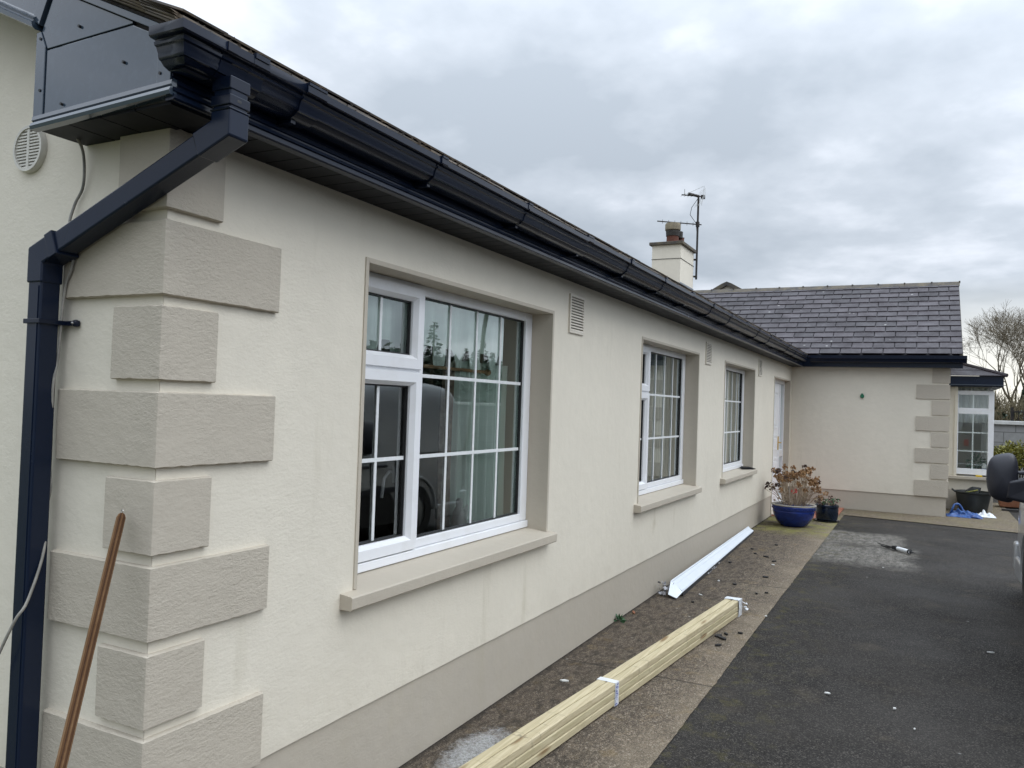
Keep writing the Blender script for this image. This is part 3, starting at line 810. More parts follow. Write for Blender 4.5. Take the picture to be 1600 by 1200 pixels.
def gutter_profile(e=0, t=.003):
    o = [(-.204, 2.552), (-.204, 2.488), (-.216, 2.470), (-.262, 2.468), (-.278, 2.474), (-.288, 2.484), (-.293, 2.485), (-.296, 2.491), (-.297, 2.500), (-.303, 2.514), (-.309, 2.517), (-.311, 2.523), (-.306, 2.526), (-.308, 2.531), (-.323, 2.532), (-.327, 2.535), (-.327, 2.557), (-.321, 2.559)]
    if e:
        c = (-.262, 2.535); o = [((y-c[0])*(1+e)+c[0], (z-c[1])*(1+e*1.0)+c[1]) for y, z in o]
    return o
def gutter():
    def strip(mb, prof, x0, x1, t=.003, slope=True):
        # thin wall extrusion with closed section
        inner = []
        for i, (y, z) in enumerate(prof):
            a = prof[max(i-1, 0)]; b = prof[min(i+1, len(prof)-1)]
            d = Vector((b[0]-a[0], b[1]-a[1])).normalized(); nrm = Vector((d.y, -d.x))
            inner.append((y-nrm.x*t if False else y+nrm.x*-t*-1*0+(-d.y)*-t*0+0, z))
        cc = (-.262, 2.535)
        inner = [(cc[0]+(y-cc[0])*.94, cc[1]+(z-cc[1])*.94 if z < 2.545 else z) for y, z in prof]
        poly = prof+inner[::-1]; n = len(poly)
        vs = [(x0, y, z) for y, z in poly]+[(x1, y, z) for y, z in poly]
        fs = [(i, n+i, n+(i+1) % n, (i+1) % n) for i in range(n)]
        k = len(prof)
        for i in range(k-1):
            fs.append((i, i+1, n-2-i, n-1-i)); fs.append((n+i, n+n-1-i, n+n-2-i, n+i+1))
        mb.add(vs, fs)
    g = MB(); p0 = gutter_profile()
    joints = [.224, .985, 1.752, 2.511, 3.27, 4.03, 4.79, 5.55, 6.31, 7.07, 7.83, 8.59, 9.35, 10.11, 10.87, 11.6]
    xs = joints+[G1]
    for i, (a, b) in enumerate(zip(xs[:-1], xs[1:])):
        # every length hangs a few millimetres off the next one
        dz = -.003*(i % 3); dy = -.003*((i*7) % 3)
        strip(g, [(y+dy, z+dz) for y, z in p0], a, b)
    go = obj('gutter', g, 'gutter', house, smooth=28)
    # stop end: the ogee section turns the corner and returns to the fascia
    e = MB(); vs = []; W = .127
    for y, z in p0[3:]:
        o = -.2-y; xe = G0+W-o; vs += [(xe, -.2-.001, z), (xe, y, z), (.2245, y, z)]
    n = len(p0[3:]); e.add(vs, [(i*3+k, i*3+k+1, (i+1)*3+k+1, (i+1)*3+k) for i in range(n-1) for k in (0, 1)])
    e.add([(G0+W-.062, -.201, 2.468), (G0+W-.062, -.262, 2.468), (.2245, -.262, 2.468), (.2245, -.201, 2.468)], [(0, 1, 2, 3)])
    obj('end_cap', e, 'gutter', go, smooth=28, solid=.003)
    # corner stop piece with a thicker body
    br = MB(); strip(br, gutter_profile(.06), -.10, -.065); strip(br, gutter_profile(.05), -.005, .055); strip(br, gutter_profile(.035), -.065, -.005)
    br.box(-.003, .05, -.334, -.318, 2.552, 2.566)
    obj('outlet', br, 'gutter', go, smooth=28)
    for i, x in enumerate(joints):
        b = MB(); w = .035 if i % 3 else .075
        strip(b, gutter_profile(.09), x-.012, x+w)
        b.box(x-.01, x+w-.004, -.336, -.316, 2.556, 2.564)
        # support arm back to the fascia
        b.box(x-.006, x+.014, -.262, -.201, 2.452, 2.468)
        obj('bracket', b, 'gutter', go, smooth=28)
gutter()

# box end at the gable
BX = -.17
def box_end():
    def vz(y): return 2.664+.455*y
    def bz(y): return 2.530+.455*y
    root = MB()
    root.prism([(FY+.002, H-.003), (.378, H-.003), (.378, bz(.378)), (.36, vz(.36)-.004), (FY+.002, vz(FY))], 'x', BX+.012, -.001)
    be = obj('box_end', root, 'soot', house)
    # lower and upper panels with an open joint
    a = MB(); a.prism([(-.158, 2.436), (.345, 2.421), (.345, 2.622), (-.158, 2.590-.0)], 'x', BX, BX+.012)
    a = MB(); a.prism([(-.150, 2.434), (.343, 2.420), (.343, 2.620), (-.035, 2.626), (-.150, vz(-.150)-.022)], 'x', BX, BX+.012)
    obj('panel', a, 'navy_panel', be, bevel=.0015)
    b = MB(); b.prism([(.343, 2.6245), (.343, 2.672), (.305, 2.785), (.305-.01, vz(.295)-.02), (-.03, vz(-.03)-.022), (-.03, 2.631)], 'x', BX, BX+.012)
    b = MB(); b.prism([(.343, 2.6245), (.372, 2.683), (.318, vz(.318)-.012), (-.034, vz(-.034)-.012), (-.034, 2.6305)], 'x', BX, BX+.012)
    obj('panel', b, 'navy_panel', be, bevel=.0015)
    b = MB(); b.prism([(-.196, vz(-.196)-.010), (-.196, vz(-.196)+.012), (3.3, vz(3.3)+.012), (3.3, vz(3.3)-.008)], 'x', BX-.010, BX+.012); obj('verge_trim', b, 'navy_panel', be, bevel=.002)
    # corner strips
    s = MB(); s.prism([(.3475, 2.412), (.392, 2.410), (.392, 2.678), (.372, 2.680), (.3475, 2.632)], 'x', BX-.004, BX+.012); obj('corner_strip', s, 'navy_panel', be, bevel=.0015)
    s = MB(); s.prism([(-.200, 2.440), (-.146, 2.436), (-.146, vz(-.146)-.012), (-.200, vz(-.2)-.012)], 'x', BX-.004, BX+.012); obj('corner_strip', s, 'navy_panel', be, bevel=.0015)
    # moulding that runs round the foot of the box
    m = MB()
    prof = [(0, .040), (-.005, .036), (-.007, .024), (-.002, .020), (-.009, .016), (-.013, .006), (-.010, -.004), (.012, -.006), (.012, .040)]
    vs = []; y0, y1 = FY-.008, .392
    for y in (y0, y1):
        vs += [(BX+dx, y, H-.012+dz+(.022 if y == y0 else 0)*1.0) for dx, dz in prof]
    n = len(prof); m.add(vs, [tuple(range(n)), tuple(range(n, 2*n))[::-1]]+[(i, n+i, n+(i+1) % n, (i+1) % n) for i in range(n)])
    obj('moulding', m, 'navy_panel', be, smooth=25)
    # underside boards of the box
    u = MB()
    for i in range(4):
        ya = -.19+.145*i; u.box(BX+.012, -.002, ya+.002, ya+.142, H-.012, H-.004)
    obj('soffit_board', u, 'soffit', be)
    # screws
    r = MB()
    for y, z in ((.192, 2.663), (-.009, 2.525), (.258, 2.445), (.37, 2.657), (.362, 2.50), (-.168, 2.525), (-.16, 2.47)):
        vs = [(BX-.007, y+.0045*math.cos(k*pi/4), z+.0045*math.sin(k*pi/4)) for k in range(8)]+[(BX+.001, y+.0045*math.cos(k*pi/4), z+.0045*math.sin(k*pi/4)) for k in range(8)]
        r.add(vs, [tuple(range(8))[::-1]]+[(k, (k+1) % 8, 8+(k+1) % 8, 8+k) for k in range(8)])
    o_ = obj('screws', r, 'black', be); o_['kind'] = 'stuff'
    # bargeboard up the gable
    g = MB(); g.prism([(.377, 2.700), (.325, vz(.325)-.008), (3.30, vz(3.30)-.008), (3.30, bz(3.30)), (.405, bz(.405)-.0)], 'x', BX-.004, BX+.02)
    bb = obj('bargeboard', g, 'navy_panel', house, bevel=.0015)
    mo = MB(); y0, y1 = .392, 3.3
    pr = [(-.018, -.012), (-.022, .002), (-.014, .010), (-.018, .016), (-.006, .026), (.0, .030), (.03, .030), (.03, -.016), (-.01, -.016)]
    vs = [(BX+dx, y, bz(y)+dz-.004) for y in (y0, y1) for dx, dz in pr]; n = len(pr)
    mo.add(vs, [tuple(range(n)), tuple(range(n, 2*n))[::-1]]+[(i, n+i, n+(i+1) % n, (i+1) % n) for i in range(n)])
    obj('moulding', mo, 'navy_panel', bb, smooth=25)
    k = MB(); k.prism([(.30, vz(.30)-.02), (.26, vz(.26)-.02), (.35, 2.705), (.378, 2.70)], 'x', BX-.009, BX-.003); 
    k2 = MB(); k2.prism([(.377, 2.700), (.325, vz(.325)-.010), (.365, vz(.365)-.010), (.41, 2.722)], 'x', BX-.0085, BX-.0035); obj('joint_strip', k2, 'navy_panel', bb, bevel=.0015)
    # soffit under the barge, so that the gable meets the roof
    s = MB(); s.prism([(.38, bz(.38)-.006), (.38, bz(.38)+.01), (3.3, bz(3.3)+.01), (3.3, bz(3.3)-.006)], 'x', BX+.02, 0.0); obj('soffit', s, 'soffit', house)
box_end()

# --- downpipe: square section swept with mitres
def sweep_square(mb, pts, w, d, ups):
    pts = [Vector(p) for p in pts]; n = len(pts); vs = []
    for i, p in enumerate(pts):
        if i == 0: t = (pts[1]-p).normalized(); c = 1
        elif i == n-1: t = (p-pts[i-1]).normalized(); c = 1
        else:
            a = (p-pts[i-1]).normalized(); b = (pts[i+1]-p).normalized(); t = (a+b).normalized(); c = 1/max(.3, t.dot(a))
        side = Vector((1, 0, 0)); side = (side-t*side.dot(t)).normalized(); oth = t.cross(side).normalized()
        for s, q in ((-1, -1), (1, -1), (1, 1), (-1, 1)):
            vs.append(p+side*s*w/2+oth*q*d/2*c)
    fs = [(3, 2, 1, 0), tuple(range(4*(n-1), 4*n))]
    for i in range(n-1):
        for k in range(4): fs.append((i*4+k, i*4+(k+1) % 4, (i+1)*4+(k+1) % 4, (i+1)*4+k))
    mb.add(vs, fs)
def downpipe():
    A = Vector((-.050, -.293, 2.475)); B_ = Vector((-.050, -.293, 2.335)); C = Vector((-.066, .465, 2.025)); D = Vector((-.066, .465, -.01))
    mb = MB(); sweep_square(mb, [A, B_, C, D], .064, .066, None)
    dp = obj('downpipe', mb, 'navy', house, bevel=.006, seg=3)
    s = MB(); d = (C-B_).normalized()
    sweep_square(s, [Vector((-.050, -.293, 2.452)), Vector((-.050, -.293, 2.446-.0))], .070, .072, None)
    for z0, z1, w in ((2.474, 2.438, .072), (2.424, 2.395, .0735), (2.388, 2.382, .076)):
        sweep_square(s, [Vector((-.050, -.293, z0)), Vector((-.050, -.293, z1))], w, w, None)
    obj('socket', s, 'gutter', dp, bevel=.003)
    e = MB(); sweep_square(e, [C-d*.085, C, C-Vector((0, 0, .085))], .072, .074, None)
    obj('elbow', e, 'navy', dp, bevel=.005)
    e = MB(); sweep_square(e, [C-d*.098, C-d*.060], .078, .080, None); obj('collar', e, 'navy', dp, bevel=.003)
    e = MB(); sweep_square(e, [B_+Vector((0, 0, .05)), B_, B_+d*.10], .0705, .0725, None); obj('elbow', e, 'navy', dp, bevel=.005)
    k = MB(); k.box(-.104, -.001, .424, .506, 1.812, 1.827); k.box(-.02, -.004, .388, .43, 1.812, 1.827)
    obj('pipe_clip', k, 'gutter', dp, bevel=.002)
    k = MB(); k.box(-.022, .0, .372, .392, 1.808, 1.831); obj('pipe_clip', k, 'gutter', dp, bevel=.008)
    k = MB(); k.box(-.028, -.02, .378, .386, 1.816, 1.824); obj('screw', k, 'chrome', dp, bevel=.003)
    k = MB(); k.box(-.062, -.045, -.330, -.3265, 2.405, 2.415); obj('screw', k, 'black', dp, bevel=.002)
    # raised rib down the front corner
    r = MB(); r.box(-.1005, -.098, .442, .449, 0, 1.93); obj('rib', r, 'navy', dp)
downpipe()

# --- roofs, laid slate by slate
def slates(name, origin, du, up, nu, nrow, gauge, width, thick=.006, mat='slate', skip=None, jitter=.003, clip=None, gap=.002):
    """origin = eave line start, du = unit vector along eave, up = unit vector up the slope"""
    mb = MB(); o = Vector(origin); du = Vector(du).normalized(); up = Vector(up).normalized(); nrm = du.cross(up).normalized()
    if nrm.z < 0: nrm = -nrm
    ln = gauge*2.1
    for r in range(nrow):
        off = 0 if r % 2 else width/2
        for c in range(-1, nu+1):
            a = c*width+off+gap; b = (c+1)*width+off-gap
            if b < .02 or a > nu*width-.02: continue
            a = max(a, 0); b = min(b, nu*width)
            if skip and skip(r, c): continue
            ja = random.uniform(-jitter, jitter); tw = random.uniform(-jitter, jitter)*.8; lift = random.uniform(0, .0022)
            s0 = r*gauge+ja; s1 = r*gauge+gauge+.045
            h0 = thick*1.5+lift; h1 = .0008
            P = lambda u, s, h: o+du*u+up*s+nrm*h
            vs = [P(a, s0, h0), P(b, s0+tw, h0), P(b, s1, h1), P(a, s1, h1), P(a, s0, h0+thick), P(b, s0+tw, h0+thick), P(b, s1, h1+thick), P(a, s1, h1+thick)]
            if clip and not clip((vs[0]+vs[2])/2): continue
            mb.hexa(vs, random.random())
    return mb
rp = math.atan(.455)
upm = Vector((0, math.cos(rp), math.sin(rp)))
EAVE = Vector((-.20, -.262, 2.598))
n_rows = 14; gz = 3.62/14
mb = slates('roof', EAVE, (1, 0, 0), upm, 46, n_rows, gz, .305, mat='slate_main', jitter=.004, clip=lambda p: p.x < 12.75+(p.y+.26)*1.0)
roof = obj('roof', mb, 'slate_main', house)
deck = MB(); RY, RZ = 3.05, 2.598+.455*(3.05+.262)
deck.prism([(-.245, 2.592), (RY, RZ-.012), (RY, RZ-.08), (-.20, 2.55)], 'x', -.150, 16.0)
deck.prism([(RY, RZ-.012), (6.9, 2.35), (6.9, 2.28), (RY, RZ-.08)], 'x', -.165, 16.0)
obj('roof_deck', deck, 'slate_main', roof)
st_ = MB()
x = -.20
while x < 12.5:
    w_ = random.uniform(.14, .31)
    for k in range(3):
        z = 2.570+.0095*k; y0 = -.262-.004*k+random.uniform(-.006, .004)
        st_.hexa([(x+.002, y0, z+random.uniform(-.002, .002)), (x+w_-.002, y0+random.uniform(-.003, .003), z), (x+w_-.002, -.20, z+.024), (x+.002, -.20, z+.024), (x+.002, y0, z+.0075), (x+w_-.002, y0, z+.0075), (x+w_-.002, -.20, z+.031), (x+.002, -.20, z+.031)], random.random())
    x += w_
obj('eaves_course', st_, 'slate_main', roof)
ms_ = MB()
for i in range(1500):
    x = random.uniform(-.2, 12.4); y = -.262+random.uniform(-.012, .01); z = 2.578+random.random()*.028+max(0, (y+.262))*.4; q = random.uniform(.002, .006)
    ms_.add([(x-q*1.6, y, z), (x+q*1.6, y-q*.5, z), (x, y-q, z+q*1.4), (x, y+q, z+q*.5)], [(0, 1, 2), (1, 3, 2), (3, 0, 2), (0, 3, 1)], random.random())
obj('moss', ms_, 'slate_main', roof)['kind'] = 'stuff'
# undercloak mortar and slate edges on the verge
vg = MB()
for i in range(26):
    y = -.25+i*.13; z = 2.586+.455*(y+.262)
    for k in range(5):
        vg.hexa([(-.196-.006*(k%3)+random.uniform(-.003, .003), y, z-.018+.007*k), (-.10, y, z-.018+.007*k), (-.10, y+.128, z-.018+.007*k+.058), (-.20-.006*k+random.uniform(-.004, .002), y+.128, z-.018+.007*k+.058),
                 (-.20-.006*k, y, z-.0125+.007*k), (-.10, y, z-.0125+.007*k), (-.10, y+.128, z-.0125+.007*k+.058), (-.20-.006*k, y+.128, z-.0125+.007*k+.058)], random.random())
obj('verge', vg, 'slate_main', roof)
rt = MB()
for i in range(36):
    x = -.18+i*.45
    rt.prism([(RY-.13, RZ-.055), (RY-.12, RZ-.035), (RY, RZ+.022), (RY+.12, RZ-.035), (RY+.13, RZ-.055), (RY, RZ+.004)], 'x', x, x+.445)
obj('ridge_tiles', rt, 'ridge', roof)

# wing roof: ridge along y at x = 15.04
WX0, WZ0, WXR, WZR = 12.57, 2.600, 15.04, 4.085
wl = math.hypot(WXR-WX0, WZR-WZ0); wu = Vector((WXR-WX0, 0, WZR-WZ0)).normalized()
nr = 14; wg = wl/nr
mb = slates('roof', (WX0, -2.545, WZ0), (0, 1, 0), wu, 20, nr, wg, .322, mat='slate', jitter=.006, thick=.010, gap=.006)
wr = obj('roof', mb, 'slate', house)
dk = MB(); dk.prism([(WX0+.03, WZ0-.008), (WXR, WZR-.012), (WXR+2.47, WZ0-.012), (WXR+2.47, WZ0-.09), (WXR, WZR-.10), (WX0+.03, WZ0-.06)], 'y', -2.51, 4.2)
obj('roof_deck', dk, 'slate', wr)
rt = MB()
for i in range(15):
    y = -2.56+i*.45
    rt.prism([(WXR-.15, WZR-.075), (WXR-.13, WZR-.05), (WXR-.02, WZR+.022), (WXR+.02, WZR+.022), (WXR+.13, WZR-.05), (WXR+.15, WZR-.075), (WXR, WZR+.0)], 'y', y, y+.446)
    rt.box(WXR-.05, WXR+.05, y-.012, y+.014, WZR-.0, WZR+.032)
obj('ridge_tiles', rt, 'ridge', wr)
mb = MB()
for i in range(12):
    a = wl*i/12; b = wl*(i+1)/12
    p0 = Vector((WX0, 0, WZ0))+wu*a; p1 = Vector((WX0, 0, WZ0))+wu*b
    mb.hexa([(p0.x, -2.55, p0.z-.02), (p1.x, -2.55, p1.z-.02), (p1.x, -2.50, p1.z-.02), (p0.x, -2.50, p0.z-.02), (p0.x, -2.55, p0.z-.006), (p1.x, -2.55, p1.z-.006), (p1.x, -2.50, p1.z-.006), (p0.x, -2.50, p0.z-.006)])
obj('verge', mb, 'ridge', wr)
# wing eaves
f = MB(); f.prism([(L-.20, H+.0), (L-.20, H+.17), (L-.17, H+.17), (L-.17, H+.01), (L, H+.01), (L, H)], 'y', -2.55, FY+.0); obj('fascia', f, 'navy', house)
f = MB()
pr = [(L-.204, 2.552), (L-.204, 2.488), (L-.216, 2.470), (L-.268, 2.468), (L-.288, 2.480), (L-.301, 2.512), (L-.309, 2.526), (L-.326, 2.530), (L-.329, 2.582), (L-.20, 2.582)]
f.prism(pr, 'y', -2.60, FY-.125); wgut = obj('gutter', f, 'gutter', house, smooth=28)
f = MB(); f.prism([(L-.17, H+.012), (L+.24, H+.012), (L+.24, H+.40), (L-.17, H+.20)], 'y', -2.545, WY-.001); obj('box_end', f, 'navy', house)
f = MB(); f.hexa([(L-.01, -2.545, H+.10), (15.04, -2.545, 3.95), (15.04, -2.52, 3.95), (L-.01, -2.52, H+.10), (L-.17, -2.545, H+.21), (15.04, -2.545, 4.06), (15.04, -2.52, 4.06), (L-.17, -2.52, H+.21)]); obj('bargeboard', f, 'navy', house)

# --- chimney
def chimney():
    x0, x1, y0, y1 = 13.29, 14.25, 2.14, 2.70
    m = MB(); m.box(x0, x1, y0, y1, 3.0, 4.74); ch = obj('chimney', m, 'wall', house)
    m = MB(); m.box(x0-.008, x1+.008, y0-.008, y1+.008, 4.47, 4.478); obj('band', m, 'soot', ch)
    m = MB(); m.box(x0-.05, x1+.05, y0-.05, y1+.05, 4.741, 4.80); obj('cap', m, 'ridge', ch, bevel=.008)
    m = MB(); m.box(x0-.012, x1+.012, y0-.012, y0-.002, 3.6, 4.02); m.box(x0-.012, x0-.002, y0-.012, y1, 3.6, 3.93); obj('flashing', m, 'lead', ch)
    m = MB(); c = (13.62, 2.40, 4.80); m.lathe([(.12, 0), (.115, .18), (.125, .2)], c, 20); obj('chimney_pot', m, 'clay', ch, smooth=True)
    m = MB(); m.lathe([(.128, .17), (.132, .24), (.135, .27), (.128, .285)], c, 20); obj('pot_cowl', m, 'soot', ch, smooth=True)
    m = MB(); m.lathe([(.135, .28), (.15, .29), (.15, .40), (.14, .42), (.12, .42)], c, 20); obj('pot_cowl', m, 'buffclay', ch, smooth=True)
    m = MB(); c2 = (13.95, 2.36, 4.80); m.lathe([(.10, 0), (.095, .19), (.105, .20)], c2, 20); obj('chimney_pot', m, 'clay', ch, smooth=True)
    m = MB(); m.lathe([(.07, .18), (.075, .30), (.06, .31)], (13.86, 2.34, 4.80), 16); obj('pot_cowl', m, 'soot', ch, smooth=True)
chimney()

# --- bay window at the far side of the wing
def bay():
    bx0, bx1, by0, by1 = 14.22, 16.3, -3.09, WY+.1
    zs = .63
    w = MB(); w.box(bx0, bx1, by0, by1, 0, zs-.05); bw = obj('bay_wall', w, 'wall', house)
    p = MB(); p.box(bx0-.005, bx1, by0-.005, by1, 0, ZP+.03); obj('plinth', p, 'plinth', bw)
    w = MB(); y = by0; X = bx0+.03
    # frame on the face that looks down the drive (plane x = const), window object
    def vb(a, b, c, d, x0=X, x1=X+.07): w.box(x0, x1, a, b, c, d)
    zt, zb = 2.10, zs+.03
    vb(by0, by0+.085, zb, zt); vb(-2.56, WY, zb, zt); vb(by0+.085, -2.56, zt-.07, zt); vb(by0+.085, -2.56, zb, zb+.10); vb(by0+.085, -2.56, 1.70, 1.80)
    w.box(X+.07, bx1, by0, by0+.07, zb, zb+.09); w.box(X+.07, bx1, by0, by0+.07, zt-.07, zt); w.box(X+.07, bx1, by0, by0+.07, 1.71, 1.79)
    for xx in (14.85, 15.5, 16.23): w.box(xx, xx+.07, by0+.001, by0+.069, zb+.09, zt-.07)
    wi = obj('window', w, 'upvc', house, bevel=.004)
    g = MB(); g.add([(X+.03, by0+.04, zb), (X+.03, WY, zb), (X+.03, WY, zt), (X+.03, by0+.04, zt)], [(0, 1, 2, 3)]); obj('pane', g, 'glass', wi)
    g = MB(); g.add([(X+.07, by0+.03, zb), (bx1, by0+.03, zb), (bx1, by0+.03, zt), (X+.07, by0+.03, zt)], [(0, 1, 2, 3)]); obj('pane', g, 'glass', wi)
    b = MB(); ym = (by0+.085-2.56)/2; b.box(X+.036, X+.044, ym-.01, ym+.01, zb, zt)
    for zz in (1.06, 1.38): b.box(X+.035, X+.045, by0+.085, -2.56, zz-.01, zz+.01)
    obj('glazing_bars', b, 'bar', wi)
    s = MB(); s.box(bx0-.08, bx1+.05, by0-.06, WY-.03, zs-.05, zs); obj('sill', s, 'trim', wi, bevel=.006)
    tr = MB(); tr.box(bx0-.02, X+.02, -2.545, -2.50, zs, 2.16); tr.box(bx0+.0, bx1, -2.50, WY+.1, zs, 2.16); obj('reveal', tr, 'wall', wi)
    f = MB(); f.box(bx0-.12, bx1+.12, by0-.12, WY-.001, 2.165, 2.345); fo = obj('fascia', f, 'navy', house, bevel=.005)
    f = MB(); f.box(bx0-.15, bx0-.121, by0-.15, WY-.05, 2.19, 2.20); obj('trim_line', f, 'navy_panel', fo)
    r = MB()
    a = [(bx0-.16, by0-.16, 2.348), (bx1+.16, by0-.16, 2.348), (bx1+.16, WY-.001, 2.348), (bx0-.16, WY-.001, 2.348)]
    t1 = (bx0+.62, WY-.001, 2.66); t2 = (bx1-.62, WY-.001, 2.66)
    # hipped slate roof leaning on the gable, courses stepped
    for k in range(3):
        def lp(p, q, u): return tuple(p[i]+(q[i]-p[i])*u for i in range(3))
        u0, u1 = k/3, (k+1)/3+.02
        h = .012
        def up_(p, d): return (p[0], p[1], p[2]+d)
        L0, L1 = lp(a[0], t1, u0), lp(a[0], t1, min(u1, 1)); K0, K1 = lp(a[3], t1, u0), lp(a[3], t1, min(u1, 1))
        r.hexa([up_(K0, 0), up_(L0, 0), up_(L1, -.004), up_(K1, -.004), up_(K0, h), up_(L0, h), up_(L1, h*.3), up_(K1, h*.3)], random.random())
        M0, M1 = lp(a[1], t2, u0), lp(a[1], t2, min(u1, 1))
        r.hexa([up_(L0, 0), up_(M0, 0), up_(M1, -.004), up_(L1, -.004), up_(L0, h), up_(M0, h), up_(M1, h*.3), up_(L1, h*.3)], random.random())
    ro = obj('roof', r, 'slate', house)
    hp = MB(); hp.tube([Vector(a[0])+Vector((0, 0, .012)), Vector(t1)+Vector((0, 0, .012))], [.035, .03], 6); obj('hip_tiles', hp, 'slate', ro)
    rr = MB(); rr.add([(bx0+.2, -1.9, zs), (bx1, -1.9, zs), (bx1, -1.9, 2.2), (bx0+.2, -1.9, 2.2)], [(0, 1, 2, 3)])
    rr.add([(bx1, by0, 0), (bx1, -1.9, 0), (bx1, -1.9, 2.2), (bx1, by0, 2.2)], [(0, 1, 2, 3)]); rr.box(bx0+.1, bx1, by0+.08, -2.0, 2.16, 2.17)
    obj('room_wall', rr, 'room', house)
bay()

# second roof behind the ridge: a small white gable with a stone ridge cap
g2 = thing('rear_gable', 'small white gable with a mossy ridge cap peeping over the slate ridge', 'gable', (18, 2.27, 0))
m = MB(); m.prism([(2.27-1.6, 0), (2.27-1.6, 3.75), (2.27, 4.66), (2.27+1.6, 3.75), (2.27+1.6, 0)], 'x', 18.0, 18.2); obj('wall', m, 'wall', g2)
m = MB()
m.prism([(2.27-1.7, 3.70), (2.27-1.7, 3.78), (2.27-.12, 4.68), (2.27, 4.73), (2.27+.12, 4.68), (2.27+1.7, 3.78), (2.27+1.7, 3.70), (2.27, 4.64)], 'x', 17.9, 21.5); obj('roof', m, 'ridge', g2)

# ================================================================ LOOSE THINGS
# television aerial on the chimney
ae = thing('television_aerial', 'television aerial on a thin dark mast beside the chimney', 'aerial', (14.28, 2.08, 4.1))
m = MB(); ax, ay = 14.30, 2.09; m.tube([(ax, ay, 4.22), (ax, ay, 5.92)], .021, 8); obj('mast', m, 'iron', ae, smooth=True)
m = MB(); m.box(ax-.05, ax+.01, ay-.02, ay+.05, 4.26, 4.29); m.box(ax-.05, ax+.01, ay-.02, ay+.05, 4.60, 4.63); obj('bracket', m, 'iron', ae)
m = MB()
dY = Vector((-.62, .78, 0)).normalized(); bp_ = Vector((ax, ay, 5.90))
pB = bp_-dY*.10; pF = bp_+dY*.36+Vector((0, 0, .0))
m.tube([pB, pF], .013, 6); m.box(pB.x-.03, pB.x+.05, pB.y-.03, pB.y+.04, 5.86, 5.93)
m.tube([bp_, bp_+dY*.22+Vector((0, 0, .035))], .028, 6)
obj('boom', m, 'iron', ae)
m = MB(); sd = Vector((.78, .62, 0))
for k in range(4):
    t = dY*(.12+.07*k); m.tube([bp_+t-sd*.12, bp_+t+sd*.12], .004, 5)
m.tube([bp_+dY*.30, bp_+dY*.30+Vector((0, 0, .12))], .008, 5)
m.tube([pB+Vector((0, 0, .02)), pB+Vector((0, 0, .22))+dY*-.02, ], .005, 5); m.tube([pB, pB-Vector((0, 0, .18))+dY*.03], .005, 5)
for k in range(7):
    q = pB+dY*.02+sd*(-.15+.05*k); m.tube([q+Vector((0, 0, .14)), q], .003, 4); m.tube([q, q-Vector((0, 0, .2))+dY*.10], .003, 4)
m.tube([pB+Vector((0, 0, .21)), bp_+dY*.25+Vector((0, 0, .03))], .005, 5)
obj('reflector', m, 'alu', ae)
m = MB(); q = Vector((ax, ay, 5.33)); m.tube([q-dY*.08+Vector((0, 0, 0)), q+dY*.86+Vector((0, 0, .0))], .012, 6)
for k in range(6): m.tube([q+dY*(.1+.13*k)-Vector((0, 0, .04)), q+dY*(.1+.13*k)+Vector((0, 0, .04))], .004, 4)
m.box(ax-.04, ax+.03, ay-.03, ay+.03, 5.28, 5.38); obj('boom', m, 'iron', ae)
m = MB(); m.tube([bp_-Vector((.0, 0, .03)), bp_+Vector((-.12, .1, -.25)), bp_+Vector((-.15, .12, -.4)), bp_+Vector((-.05, .02, -.56)), (ax-.03, ay, 5.1), (ax-.03, ay, 4.3)], .006, 5); obj('cable', m, 'black', ae)

# cable on the gable wall
cb = [(-.085, .34, 2.41), (-.03, .361, 2.36), (-.012, .377, 2.26), (-.012, .415, 2.20), (-.03, .41, 2.13), (-.032, .375, 2.07), (-.03, .39, 1.99), (-.028, .421, 1.92), (-.03, .436, 1.71),
      (-.045, .43, 1.62), (-.03, .449, 1.44), (-.028, .452, 1.36), (-.03, .440, 1.30), (-.032, .455, 1.22), (-.05, .43, 1.10), (-.10, .42, .96), (-.125, .44, .90), (-.13, .52, .76), (-.13, .60, .60), (-.12, .70, .42), (-.10, .8, .2), (-.09, .85, 0)]
def smooth_path(pts, n=6):
    out = []; P = [Vector(p) for p in pts]
    for i in range(len(P)-1):
        p0 = P[max(i-1, 0)]; p1 = P[i]; p2 = P[i+1]; p3 = P[min(i+2, len(P)-1)]
        for k in range(n):
            t = k/n; out.append(.5*((2*p1)+(-p0+p2)*t+(2*p0-5*p1+4*p2-p3)*t*t+(-p0+3*p1-3*p2+p3)*t*t*t))
    out.append(P[-1]); return out
m = MB(); m.tube(smooth_path(cb), .0045, 8)
tag(obj('loose_cable', m, 'cable', smooth='all', loc=(-.09, .85, 0)), 'grey cable hanging from the box end down beside the navy downpipe', 'cable')

# brown pole leaning on the corner
top = Vector((-.050, .074, 1.255)); dirp = Vector((-.262, -.150, -.62)).normalized()
bot = top+dirp*((top.z)/-dirp.z)
m = MB(); pts = [top+(bot-top)*t for t in (0, .004, .012, .2, .4, .6, .8, 1)]
m.tube(pts, [.006, .0105, .0135, .0140, .0145, .0150, .0150, .0150], 14)
po = thing('wooden_pole', 'brown ribbed wooden pole leaning against the quoined corner', 'pole', tuple(bot))
